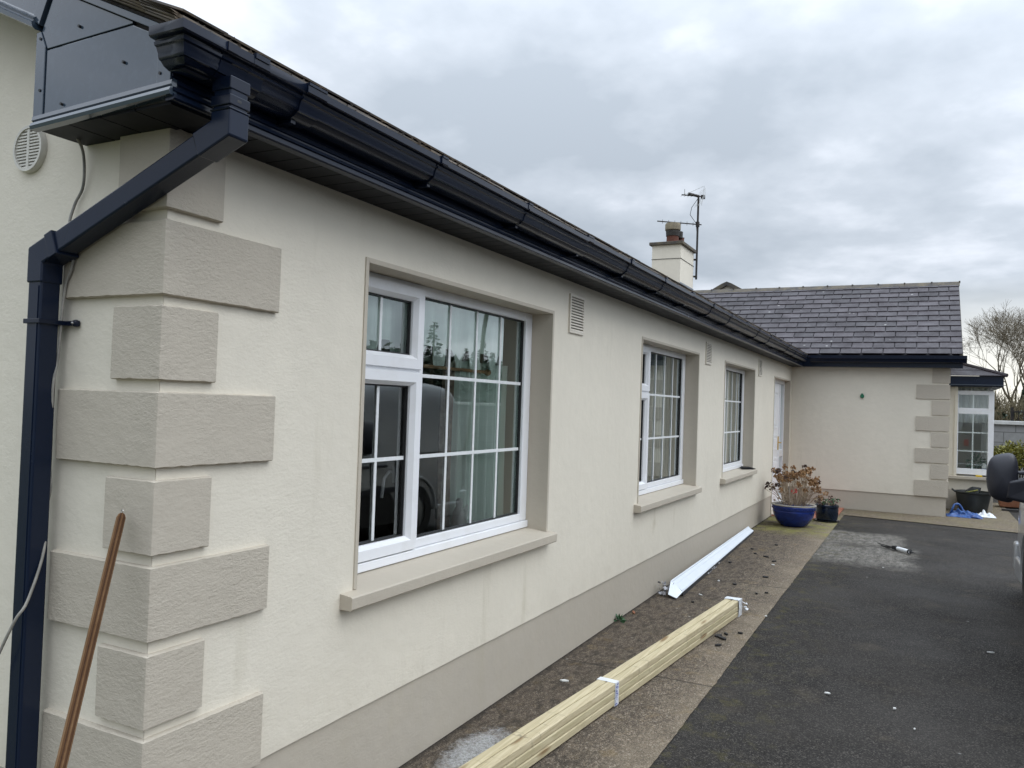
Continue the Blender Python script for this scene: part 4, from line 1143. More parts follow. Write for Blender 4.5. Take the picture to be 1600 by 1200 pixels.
# fine flutes round the pole
mm = MB(); n = 40; prof = []
d = (bot-top).normalized(); a = d.orthogonal().normalized(); b = d.cross(a)
vs = []
for t, r in ((0, .004), (.003, .009), (.010, .0128), (.3, .0140), (.6, .0148), (1, .0150)):
    for k in range(n): vs.append(top+(bot-top)*t+(a*math.cos(2*pi*k/n)+b*math.sin(2*pi*k/n))*r*(1 if k % 2 else .93))
mm.add(vs, [tuple(range(n))])
rs_ = [random.random() for k in range(n)]
for k in range(n):
    o_ = len(mm.v)
    mm.f += [(i*n+k, (i+1)*n+k, (i+1)*n+(k+1) % n, i*n+(k+1) % n) for i in range(5)]; mm.r += [rs_[k]]*5
obj('shaft', mm, 'stick', po)
rg = MB(); rg.tube([top+Vector((0, .004*math.cos(t), .005+.005*math.sin(t))) for t in [i*pi/5-pi/2 for i in range(11)]], .0011, 5); obj('hanging_ring', rg, 'chrome', po)

# bundle of timber
tb = thing('timber_bundle', 'bundle of pale sawn timber battens taped together on the concrete path', 'timber', (2.5, -.52, zg(2.5)))
A0 = Vector((.55, -.402, zg(.6)+.006)); A1 = Vector((4.823, -.771, zg(4.8)+.006)); dl = (A1-A0).normalized(); side = Vector((-dl.y, dl.x, 0)).normalized()
L_ = (A1-A0).length; hh = .0395; ww = .0500
for c in range(2):
    for r in range(3):
        m = MB(); n = 44; offs = random.uniform(-.015, .02); tw = random.uniform(-.002, .002); vs = []
        for i in range(n+1):
            t = i/n; p = A0+dl*(L_*t+(offs if i in (0, n) else 0)); bow = noise.noise(Vector((t*5, c*3+r*7, 0)))*.0022
            q = p+side*(c*(ww+.0060)+bow)+Vector((0, 0, r*(hh+.0020)+noise.noise(Vector((t*4, c+r*5, 4)))*.0004))
            for (u, w_) in ((0, .005), (.005, 0), (ww-.005, 0), (ww, .005), (ww, hh-.005), (ww-.005, hh), (.005, hh), (0, hh-.005)):
                vs.append(q+side*u+Vector((0, 0, w_)))
        fs = [tuple(range(8))[::-1], tuple(range(n*8, n*8+8))]+[(i*8+k, i*8+(k+1) % 8, (i+1)*8+(k+1) % 8, (i+1)*8+k) for i in range(n) for k in range(8)]
        m.add(vs, fs, random.random()); obj('batten', m, 'timber', tb)
def band(t0, t1, e, mat, name, jag=0):
    m = MB(); W = 2*ww+.0065; Hh = 3*hh+.003; n = 8 if jag else 1; vs = []
    for i in range(n+1):
        p = A0+dl*(t0+(t1-t0)*i/n)
        for k, (u, w_) in enumerate(((-e, .0), (W+e, .0), (W+e, Hh+e), (W*.5, Hh+e*1.2), (-e, Hh+e), (-e-jag*.5, Hh*.5))):
            j = jag*random.uniform(0, 1)
            vs.append(p+side*(u-(j if u < 0 else 0))+Vector((0, 0, w_+(j if w_ > .05 else 0))))
    m.add(vs, [(i*6+k, i*6+(k+1) % 6, (i+1)*6+(k+1) % 6, (i+1)*6+k) for i in range(n) for k in range(6)])
    return obj(name, m, mat, tb)
ts = (Vector((2.513, -.571, 0))-A0).dot(dl)
band(ts-.02, ts+.03, .0018, 'whitetape', 'tape_strap')
m = MB(); p = A0+dl*(ts-.012); q = A0+dl*(ts+.018)
m.add([p-side*.0040+Vector((0, 0, .0)), q-side*.0040, q-side*.0040+Vector((0, 0, .118)), p-side*.0040+Vector((0, 0, .118))], [(0, 1, 2, 3)]); obj('printed_label', m, 'bluetape', tb)
band(L_-.075, L_+.012, .003, 'whiteplastic', 'plastic_wrap', .005)
m = MB()
for i in range(26):
    c = A1+dl*random.uniform(-.01, .06)+side*random.uniform(-.03, .09)+Vector((0, 0, random.uniform(.03, .11)))
    m.leaf(c, (random.uniform(-.2, .6), random.uniform(-1, .4), random.uniform(-1, .2)), random.uniform(.02, .042), .9)
obj('plastic_wrap', m, 'whiteplastic', tb)

# white trim length lying against the plinth
wt = thing('trim_board', 'long white plastic trim board lying along the foot of the wall', 'trim board', (7, -.1, zg(7)))
P0 = Vector((5.17, -.165, 0)); P1 = Vector((9.10, -.055, 0)); dl2 = (P1-P0).normalized(); sd2 = Vector((-dl2.y, dl2.x, 0))
def trim_sec(t, cut=0):
    p = P0+dl2*t; z = zg(p.x)
    # outer lip, sloping face, step and top flange
    pts = [(-.052, .038), (-.046, .050), (.012, .085), (.018, .094), (.040, .108), (.044, .120), (.052, .122)]
    k = 1-.36*max(0, t)/4.0
    return [p+sd2*u*k+Vector((0, 0, z+w_*k)) for u, w_ in pts]
m = MB(); LL = (P1-P0).length; vs = []; ts_ = [.0, .14, .3, .8, 1.4, 2.0, 2.6, 3.2, LL-.02, LL]
for t_ in ts_: vs += trim_sec(t_)
# tapered near tongue
k = 7; m.add(vs, [(i*k+j, i*k+j+1, (i+1)*k+j+1, (i+1)*k+j) for i in range(len(ts_)-1) for j in range(k-1)])
nose = trim_sec(0); q = P0-dl2*.14
m.add([nose[0], nose[3], nose[6], q+sd2*.036+Vector((0, 0, zg(5)+.035)), q-sd2*.036+Vector((0, 0, zg(5)+.012))], [(0, 1, 2, 3, 4)])
obj('face', m, 'white_board', wt, solid=.004)
m = MB(); vs = []
for t_ in ts_:
    p = P0+dl2*t_; z = zg(p.x); k_ = 1-.36*t_/4.0; vs += [p+sd2*u*k_+Vector((0, 0, z+w_*k_)) for u, w_ in ((-.050, .036), (-.058, .006), (.02, .006), (.035, .09))]
m.add(vs, [(i*4+j, i*4+j+1, (i+1)*4+j+1, (i+1)*4+j) for i in range(len(ts_)-1) for j in range(3)])
obj('backing', m, 'black', wt, solid=.002)  # dark back of the board; the shadow beneath is put in as black
m = MB()
for i in range(60):
    c = Vector((5.12+random.uniform(-.08, .12), random.uniform(-.13, -.03), zg(5)+random.uniform(.0, .10)))
    m.leaf(c, (random.uniform(-1, 1), random.uniform(-1, 1), random.uniform(-.6, 1)), random.uniform(.02, .045), .9)
obj('plastic_film', m, 'greyfilm', wt)
m = MB()
for i in range(22):
    t_ = 1.0+i*.03; p = P0+dl2*t_; m.leaf(p-sd2*random.uniform(.050, .065)+Vector((0, 0, zg(p.x)+random.uniform(.002, .03))), (1, random.uniform(-.1, .1), random.uniform(-.1, .1)), random.uniform(.04, .08), .2)
obj('plastic_film', m, 'greyfilm', wt)

# big blue pot
pc = Vector((10.12, -.44, zg(10)+.003))
bp = thing('flower_pot', 'large cobalt blue glazed pot holding dead hydrangea by the front door', 'pot', tuple(pc))
m = MB(); m.lathe([(.155, 0), (.175, .01), (.225, .07), (.262, .14), (.276, .20), (.279, .208), (.272, .215), (.281, .225), (.284, .26), (.290, .285)], pc, 48); obj('body', m, 'blue_glaze', bp, smooth='all')
m = MB(); m.lathe([(.290, .285), (.296, .290), (.296, .298), (.285, .303), (.262, .298), (.255, .26)], pc, 48, cap=False); obj('rim', m, 'rimclay', bp, smooth='all')
m = MB(); m.lathe([(.256, .262), (.2, .268), (.1, .272), (.01, .275)], pc, 32); obj('soil', m, 'soil', bp, smooth=True)
m = MB()
for k in range(26):
    t = 2*pi*k/26; r = .2865
    for j in range(2): m.tube([(pc.x+r*math.cos(t+.09*j), pc.y+r*math.sin(t+.09*j), pc.z+.245+.008*math.sin(j*2)), (pc.x+r*math.cos(t+.07+.09*j), pc.y+r*math.sin(t+.07+.09*j), pc.z+.25-.008*j)], .004, 5)
obj('relief', m, 'blue_glaze', bp, smooth='all')
hy = thing('dead_hydrangea', 'dried brown hydrangea with papery flower heads in the blue pot', 'plant', tuple(pc+Vector((0, 0, .27))))
ms, mf, md, ml = MB(), MB(), MB(), MB()
rnd = random.Random(5)
heads = []
for i in range(95):
    a = rnd.uniform(0, 2*pi); r0 = .17*math.sqrt(rnd.random()); sp = rnd.uniform(.0, 1)
    b0 = pc+Vector((r0*math.cos(a), r0*math.sin(a), .265))
    reach = .10+.26*sp; hgt = (.57-.34*sp*sp)*rnd.uniform(.62, 1.0)
    tip = pc+Vector(((reach+r0*.4)*math.cos(a), (reach+r0*.4)*math.sin(a), .27+hgt))
    mid = (b0+tip)/2+Vector((rnd.uniform(-.03, .03), rnd.uniform(-.03, .03), .04))
    ms.tube([b0, mid, tip], [.0042, .0034, .0022], 5, cap=False)
    if rnd.random() < .8: heads.append((tip, a))
for tip, a in heads:
    tgt = md if rnd.random() < .22 else mf
    R = rnd.uniform(.026, .044)
    for k in range(36):
        v = Vector((rnd.gauss(0, 1), rnd.gauss(0, 1), rnd.gauss(0, .7)+.3)).normalized()
        tgt.leaf(tip+v*R*rnd.uniform(0, .9), v+Vector((rnd.uniform(-.6, .6), rnd.uniform(-.6, .6), rnd.uniform(-.6, .6))), rnd.uniform(.016, .030), 1.1, rnd.random())
for k in range(40):
    v = Vector((rnd.gauss(0, 1), rnd.gauss(0, 1), rnd.uniform(.2, 1))).normalized(); ml.leaf(pc+Vector((0, 0, .3))+v*rnd.uniform(.1, .3), v, .05, .6)
obj('stems', ms, 'stem', hy, smooth='all'); obj('flower_heads', mf, 'deadpetal', hy)['kind'] = 'stuff'; obj('flower_heads', md, 'deadpetal2', hy)['kind'] = 'stuff'
m = MB()
for k in range(26):
    v = Vector((rnd.gauss(0, 1), rnd.gauss(0, 1), rnd.gauss(0, 1))).normalized(); m.leaf(pc+Vector((-.22, -.03, .50))+v*.022, v, .024, .9)
obj('red_bloom', m, 'redpetal', hy)
obj('leaves', ml, 'stem', hy)

# smaller black pot
qc = Vector((10.95, -.79, zg(10.9)+.003))
bk = thing('flower_pot', 'smaller black glazed pot behind the blue pot on a saucer', 'pot', tuple(qc))
m = MB(); m.lathe([(.125, .015), (.145, .03), (.158, .10), (.160, .17), (.157, .205), (.165, .212), (.165, .24), (.155, .245), (.145, .215)], qc, 36); obj('body', m, 'black_glaze', bk, smooth=40)
m = MB(); m.lathe([(.15, 0), (.17, .004), (.178, .022), (.165, .02)], qc, 36); obj('saucer', m, 'black_glaze', bk, smooth=40)
m = MB(); m.lathe([(.146, .216), (.01, .222)], qc, 24); obj('soil', m, 'soil', bk)
pl = thing('wilted_plant', 'low wilted plant with brown heads in the black pot', 'plant', tuple(qc+Vector((0, 0, .22))))
ms, ml, mf = MB(), MB(), MB()
for i in range(26):
    a = rnd.uniform(0, 2*pi); r = rnd.uniform(.05, .17); t_ = qc+Vector((r*math.cos(a), r*math.sin(a), .24+rnd.uniform(.0, .09)))
    ms.tube([qc+Vector((r*.4*math.cos(a), r*.4*math.sin(a), .215)), t_], [.003, .002], 4)
    tg = mf if i % 3 else ml
    for k in range(7):
        v = Vector((rnd.gauss(0, 1), rnd.gauss(0, 1), rnd.gauss(0, 1))).normalized(); tg.leaf(t_+v*.012, v, .03, .8)
m2 = qc+Vector((.0, .14, .30))
for k in range(60):
    v = Vector((rnd.gauss(0, 1), rnd.gauss(0, 1), rnd.gauss(0, 1))).normalized(); mf.leaf(m2+v*.035*rnd.random()**.3, v, .022, .9)
obj('stems', ms, 'stem', pl); obj('leaves', ml, 'leaf', pl); obj('flower_heads', mf, 'deadpetal2', pl)

# black bucket by the bay, blue cloth, white film, terracotta trough
tc_ = Vector((13.92, -2.79, zg(12)+.008))
tu = thing('builders_tub', 'black rubber tub full of offcuts under the bay window', 'tub', tuple(tc_))
m = MB(); m.lathe([(.19, 0), (.205, .01), (.262, .31), (.285, .325), (.285, .345), (.27, .345), (.255, .31), (.20, .06), (.01, .05)], tc_, 36); obj('body', m, 'tub', tu, smooth=40)
m = MB(); m.tube([tc_+Vector((-.12, .27, .33)), tc_+Vector((-.10, .31, .36)), tc_+Vector((.06, .31, .36)), tc_+Vector((.08, .27, .33))], .012, 6); obj('handle', m, 'tub', tu, smooth=True)
ru = thing('offcuts', 'dark green and black offcuts sticking out of the rubber tub', 'waste', tuple(tc_+Vector((0, 0, .3))))
m = MB(); m.hexa([tc_+Vector(v) for v in ((-.1, -.05, .30), (-.1, .15, .30), (.1, .17, .30), (.1, -.1, .30), (-.06, -.10, .42), (-.08, .02, .43), (.08, .05, .40), (.08, -.12, .41))]); obj('sheet', m, 'tub', ru)
m = MB(); m.tube([tc_+Vector((-.15, .12, .33)), tc_+Vector((-.12, -.06, .38))], .012, 6); obj('strip', m, 'hedgeleaf', ru)
cl = MB(); cc = Vector((13.12, -2.63, zg(12)+.008))
def crumple(u, v):
    x = (u-.5)*.42; y = (v-.5)*.5
    e = max(0, 1-(abs(u-.5)*2)**3)*max(0, 1-(abs(v-.5)*2)**3)
    z = e*(.035+.11*abs(noise.noise(Vector((u*4.2, v*4.2, 3))))+.05*abs(noise.noise(Vector((u*10, v*10, 1)))))
    return (cc.x+x+.05*noise.noise(Vector((u*6, v*6, 9))), cc.y+y+.05*noise.noise(Vector((u*6, v*6, 19))), cc.z+z+.002)
cl.grid(crumple, 34, 34)
cf = tag(obj('blue_cloth', cl, 'bluecloth', smooth='all', loc=tuple(cc)), 'crumpled blue cloth heaped on the path beside the black tub', 'cloth')
lp = MB(); lp.tube(smooth_path([cc+Vector(v) for v in ((-.02, .20, .03), (-.06, .17, .11), (-.04, .14, .18), (0, .08, .185), (.02, .03, .12), (0, .0, .04))]), [.016]*31, 8)
lo = thing('blue_strap', 'looped blue webbing strap lying on the crumpled blue cloth', 'strap', tuple(cc+Vector((0, .1, .05)))); obj('loop', lp, 'bluecloth', lo, smooth='all')
wf = MB(); wc = Vector((13.35, -2.93, zg(12)+.01))
def crum2(u, v):
    e = max(0, 1-(abs(u-.5)*2)**2)*max(0, 1-(abs(v-.5)*2)**2)
    return (wc.x+(u-.5)*.3, wc.y+(v-.5)*.3, wc.z+e*(.02+.13*abs(noise.noise(Vector((u*5, v*5, 13)))))+.001)
wf.grid(crum2, 20, 20); tag(obj('plastic_sheet', wf, 'whiteplastic', smooth='all', loc=tuple(wc)), 'scrunched white plastic sheet in front of the black tub', 'plastic sheet')
tr = thing('terracotta_trough', 'brown terracotta trough standing beyond the black tub', 'planter', (15.3, -3.42, zg(12)))
m = MB(); m.hexa([(15.15, -3.60, .07), (15.45, -3.60, .07), (15.45, -3.27, .07), (15.15, -3.27, .07), (15.12, -3.63, .25), (15.48, -3.63, .25), (15.48, -3.24, .25), (15.12, -3.24, .25)]); obj('body', m, 'brownbox', tr, bevel=.01)
m = MB(); m.box(15.11, 15.49, -3.64, -3.23, .251, .275); obj('rim', m, 'brownbox', tr, bevel=.006)
m = MB(); m.box(14.55, 14.62, -3.55, -3.25, zg(12)+.006, zg(12)+.04); tag(obj('wood_offcut', m, 'debris', bevel=.003, loc=(14.58, -3.4, .06)), 'short black offcut lying in front of the terracotta trough', 'offcut')
# saw and bottle on the bay sill
sw = thing('hand_saw', 'small saw with a yellow handle on the bay window sill', 'saw', (14.17, -2.8, .632))
m = MB(); m.box(14.15, 14.19, -2.93, -2.83, .634, .662); obj('handle', m, 'yellow', sw, bevel=.01)
m = MB(); m.box(14.168, 14.172, -2.83, -2.66, .634, .650); obj('blade', m, 'chrome', sw)
# items inside bay
ip = thing('house_plant', 'leafy green house plant standing inside the bay window', 'plant', (14.8, -2.82, .64))
m = MB()
for k in range(150):
    v = Vector((rnd.gauss(0, 1), rnd.gauss(0, 1), rnd.gauss(0, 1))).normalized(); m.leaf(Vector((14.62, -2.86, .86))+v*.13*rnd.random()**.4, v, .07, .5)
obj('foliage', m, 'leaf', ip); m = MB(); m.lathe([(.06, 0), (.08, .11)], (14.62, -2.86, .64), 16); obj('pot', m, 'brownbox', ip)
wo = thing('bottle', 'white and blue plastic bottle inside the bay window corner', 'bottle', (14.4, -2.98, .64))
m = MB(); m.lathe([(.035, 0), (.04, .01), (.04, .16), (.02, .19), (.02, .22)], (14.38, -2.97, .64), 16); obj('body', m, 'porcelain', wo, smooth=40)
m = MB(); m.lathe([(.041, .04), (.041, .13)], (14.38, -2.97, .64), 16, cap=False); obj('label', m, 'bluebottle', wo)

# sealant gun on the drive
gx = zg(8.8)
sg = thing('caulking_gun', 'caulking gun with a white cartridge lying on the tarmac drive', 'tool', (8.75, -1.85, gx))
m = MB(); a_ = Vector((8.86, -1.765, gx+.03)); b_ = Vector((8.68, -1.91, gx+.03)); m.tube([a_, b_], .022, 14); obj('cartridge', m, 'whitetape', sg, smooth=40)
m = MB(); m.tube([b_, b_+(b_-a_).normalized()*.07], [.012, .004], 10); obj('nozzle', m, 'black', sg, smooth=40)
m = MB(); u = (a_-b_).normalized(); m.tube([a_-u*.02, a_+u*.02], .028, 12); m.tube([a_+u*.02, a_+u*.34], .005, 6); m.tube([a_+u*.02, a_+u*.06+Vector((.05, .02, -.01)), a_+u*.13+Vector((.11, .03, -.02))], .009, 6)
m.tube([a_+u*.05, a_+u*.12+Vector((.05, .03, -.02)), a_+u*.24+Vector((.05, .02, -.02))], .008, 6); m.tube([b_-u*.0, b_+u*.02], .028, 12); m.box(a_.x-.02, a_.x+.02, a_.y+.005, a_.y+.05, gx+.015, gx+.055); obj('frame', m, 'black', sg, smooth=40)

# slate offcut on the third sill
sp = thing('slate_offcut', 'dark slate piece lying on the sill of the third window', 'slate', (9.25, .02, .86))
m = MB(); m.hexa([(8.98, .06, .868), (9.35, -.05, .852), (9.41, .02, .862), (9.10, .11, .878), (8.98, .06, .874), (9.35, -.05, .859), (9.41, .02, .869), (9.10, .11, .884)])
m.hexa([(9.0, .05, .878), (9.28, -.03, .864), (9.36, .04, .872), (9.12, .10, .888), (9.0, .05, .884), (9.28, -.03, .870), (9.36, .04, .878), (9.12, .10, .894)]); obj('piece', m, 'soffit', sp)

# broken slate chips on the path: every chip its own thing
def chip(x, y, sx, sy, rot, mat='debris', name='slate_chip', label=None, cat='debris', group='dark slate chips scattered on the path', h=.008):
    m = MB(); n = 7; rr = random.Random(int(x*1000+y*77)); pts = []
    for k in range(n):
        t = 2*pi*k/n+rr.uniform(-.25, .25); q = rr.uniform(.65, 1)
        u, v = sx*q*math.cos(t), sy*q*math.sin(t); pts.append((x+u*math.cos(rot)-v*math.sin(rot), y+u*math.sin(rot)+v*math.cos(rot)))
    z = zg(x)+.004
    m.prism(pts, 'z', z, z+h)
    return tag(obj(name, m, mat, loc=(x, y, z)), label, cat, group)
CH = [(7.577, -.386, .03, .02), (7.455, -.523, .035, .016), (7.245, -.643, .04, .014), (6.377, -.698, .035, .03), (7.847, -.302, .02, .02), (5.881, -.51, .03, .02), (4.299, -.874, .022, .012),
      (4.14, -.75, .045, .02), (4.10, -.79, .05, .022), (3.917, -.80, .03, .014), (5.62, -.75, .018, .012), (5.7, -.82, .02, .01), (6.9, -.25, .03, .02), (8.3, -.5, .03, .02), (5.0, -.35, .02, .012), (4.22, -.79, .03, .016)]
CHL = ['small dark slate chip midway between the trim board and the drive', 'flat dark slate chip just beyond the middle of the path near the white blotch', 'long thin slate chip close to the drive edge of the path', 'rounded dark slate chip near the drive edge level with the trim board', 'tiny dark slate chip beside the far half of the trim board', 'dark slate chip just past the far end of the timber bundle', 'dark chip lying closest to the drive right of the timber bundle', 'upper of the three black chips clustered right of the timber bundle', 'largest black chip of the cluster right of the timber bundle', 'black chip nearest the camera below the cluster by the timber bundle', 'tiny chip right of the wrapped end of the timber bundle', 'tiny dark chip on the path edge beyond the timber bundle', 'dark chip close beside the middle of the white trim board', 'dark chip far along the path between the trim board and the stained tarmac', 'dark chip between the near end of the trim board and the timber bundle', 'small black chip tucked into the cluster right of the timber bundle']
WCL = ["pale crumb on the path right of the trim board's near end", 'pale crumb between the trim board and the wrapped timber end', 'large pale crumb on the path left of the taped timber strap', 'pale crumb on the drive edge beside the timber bundle', 'pale crumb on the tarmac in front of the cement stain', 'thin pale sliver at the far right of the tarmac', 'pale crumb on the tarmac near the bottom right of the view', 'pale crumb near the middle of the path beyond the timber', 'larger white crumb on the tarmac right of the timber', 'smaller white crumb on the tarmac right of the timber']
for i, (x, y, a, b) in enumerate(CH): chip(x, y, a, b, i*1.3, label=CHL[i], h=.012)
WC = [(5.95, -.35, .02, .012), (5.3, -.34, .03, .012), (2.72, -.182, .028, .018), (4.9, -.95, .016, .01), (7.61, -1.674, .014, .01), (4.81, -2.45, .03, .006), (3.04, -2.0, .01, .006), (7.05, -.66, .03, .016), (3.35, -1.55, .02, .012), (3.3, -1.9, .014, .01)]
for i, (x, y, a, b) in enumerate(WC): chip(x, y, a, b, i, 'coping', 'plaster_crumb', WCL[i], 'debris', 'pale plaster crumbs on the ground', .006)
chip(4.42, -.035, .05, .012, .4, 'brownbox', 'orange_scrap', 'thin orange scrap on the path at the foot of the plinth', 'litter', None, .006)
wd = MB()
for k in range(26):
    v = Vector((rnd.gauss(0, 1), rnd.gauss(0, 1)-.3, abs(rnd.gauss(0, 1)))).normalized(); wd.leaf(Vector((4.12, -.02, zg(4)+.004))+v*.012, v, .05, .35)
tag(obj('weed', wd, 'leaf', loc=(4.12, -.02, .02)), 'small green weed growing where the plinth meets the path', 'weed')

# ================================================================ INSIDE THE WINDOWS
def curtain(name, label, x0, x1, y, z0, z1, mat, folds, amp=.03, cat='curtain', group=None):
    m = MB(); n = folds*10
    m.grid(lambda u, v: (x0+(x1-x0)*u, y+amp*math.sin(u*folds*2*pi+.6*math.sin(v*3))*(1-.25*v)+.01*math.sin(u*17), z0+(z1-z0)*v), n, 8)
    return tag(obj(name, m, mat, smooth='all', loc=((x0+x1)/2, y, z0)), label, cat, group)
curtain('curtain', 'pale mint curtain drawn to the far side of the nearest window', 2.12, 2.72, .275, .91, 1.84, 'mint', 8, .022)
curtain('curtain', 'brown patterned curtain edge hanging beside the mint curtain', 2.02, 2.13, .285, .91, 1.84, 'patterncurtain', 2, .015)
def pelmet():
    m = MB(); x0, x1 = .97, 2.62; n = 240; y = .235; per = .19
    top = 2.30
    def zb(x):
        t = ((x-1.42+per*10) % per)/per; d = 1-abs(t-.5)*2   # d = 1 on a gap's centre line
        d = 1-2*min(t, 1-t)
        return 1.795+.095*max(0, min(1, (d-.35)/.35))
    vs = []
    for i in range(n+1):
        x = x0+(x1-x0)*i/n; vs += [(x, y+.012*math.sin(i*.35), zb(x)), (x, y+.012*math.sin(i*.35), top)]
    m.add(vs, [(2*i, 2*i+2, 2*i+3, 2*i+1) for i in range(n)])
    tag(obj('pelmet', m, 'mint', smooth='all', loc=(1.8, y, 1.8)), 'mint scalloped pelmet hanging inside the nearest window', 'pelmet')
    r = thing('curtain_pole', 'thin wooden curtain pole with a round end inside the nearest window', 'curtain pole', (1.8, .25, 1.78))
    m = MB(); m.tube([(.97, .25, 1.788), (2.44, .25, 1.788)], .010, 8); obj('pole', m, 'rod', r, smooth=True)
    m = MB(); m.lathe([(.004, -.02), (.018, -.012), (.022, 0), (.018, .012), (.004, .02)], (2.45, .25, 1.788), 14); obj('finial', m, 'rod', r, smooth='all')
pelmet()
fg = thing('bird_figurine', 'white bird figurine standing on the nearest window board', 'figurine', (2.14, .225, .90))
m = MB(); c = Vector((2.14, .225, .90)); m.lathe([(.05, 0), (.055, .01), (.03, .03), (.038, .07), (.036, .11), (.018, .145), (.022, .165), (.016, .185), (.003, .19)], c, 16); obj('body', m, 'porcelain', fg, smooth='all')
m = MB(); m.hexa([c+Vector(v) for v in ((.02, -.01, .05), (.09, -.01, .07), (.09, .01, .07), (.02, .01, .05), (.03, -.004, .12), (.085, -.004, .15), (.085, .004, .15), (.03, .004, .12))]); obj('wing', m, 'porcelain', fg, bevel=.006)
fg = thing('bird_figurine', 'low white dish ornament beside the bird on the nearest window board', 'ornament', (2.27, .235, .90))
m = MB(); m.lathe([(.015, 0), (.035, .02), (.04, .045), (.035, .05), (.025, .03), (.005, .02)], (2.27, .235, .90), 16); obj('body', m, 'porcelain', fg, smooth='all')
curtain('net_curtain', 'pale grey net curtain hanging in the second window', 5.10, 6.34, .28, .92, 2.16, 'greycurtain', 17, .022)
curtain('net_curtain', 'grey pleated net curtain hanging in the third window', 7.60, 9.37, .28, .92, 2.16, 'greycurtain', 22, .022)
curtain('net_curtain', 'short net curtain in the upper bay window', 0, 0, 0, 0, 0, 'greycurtain', 2) if False else None
m = MB(); m.grid(lambda u, v: (14.50+.02*math.sin(u*40), -3.02+.6*u, 1.55+.6*v), 60, 4)
tag(obj('net_curtain', m, 'greycurtain', smooth='all', loc=(14.5, -2.7, 1.6)), 'short grey net curtain across the top of the bay window', 'curtain')

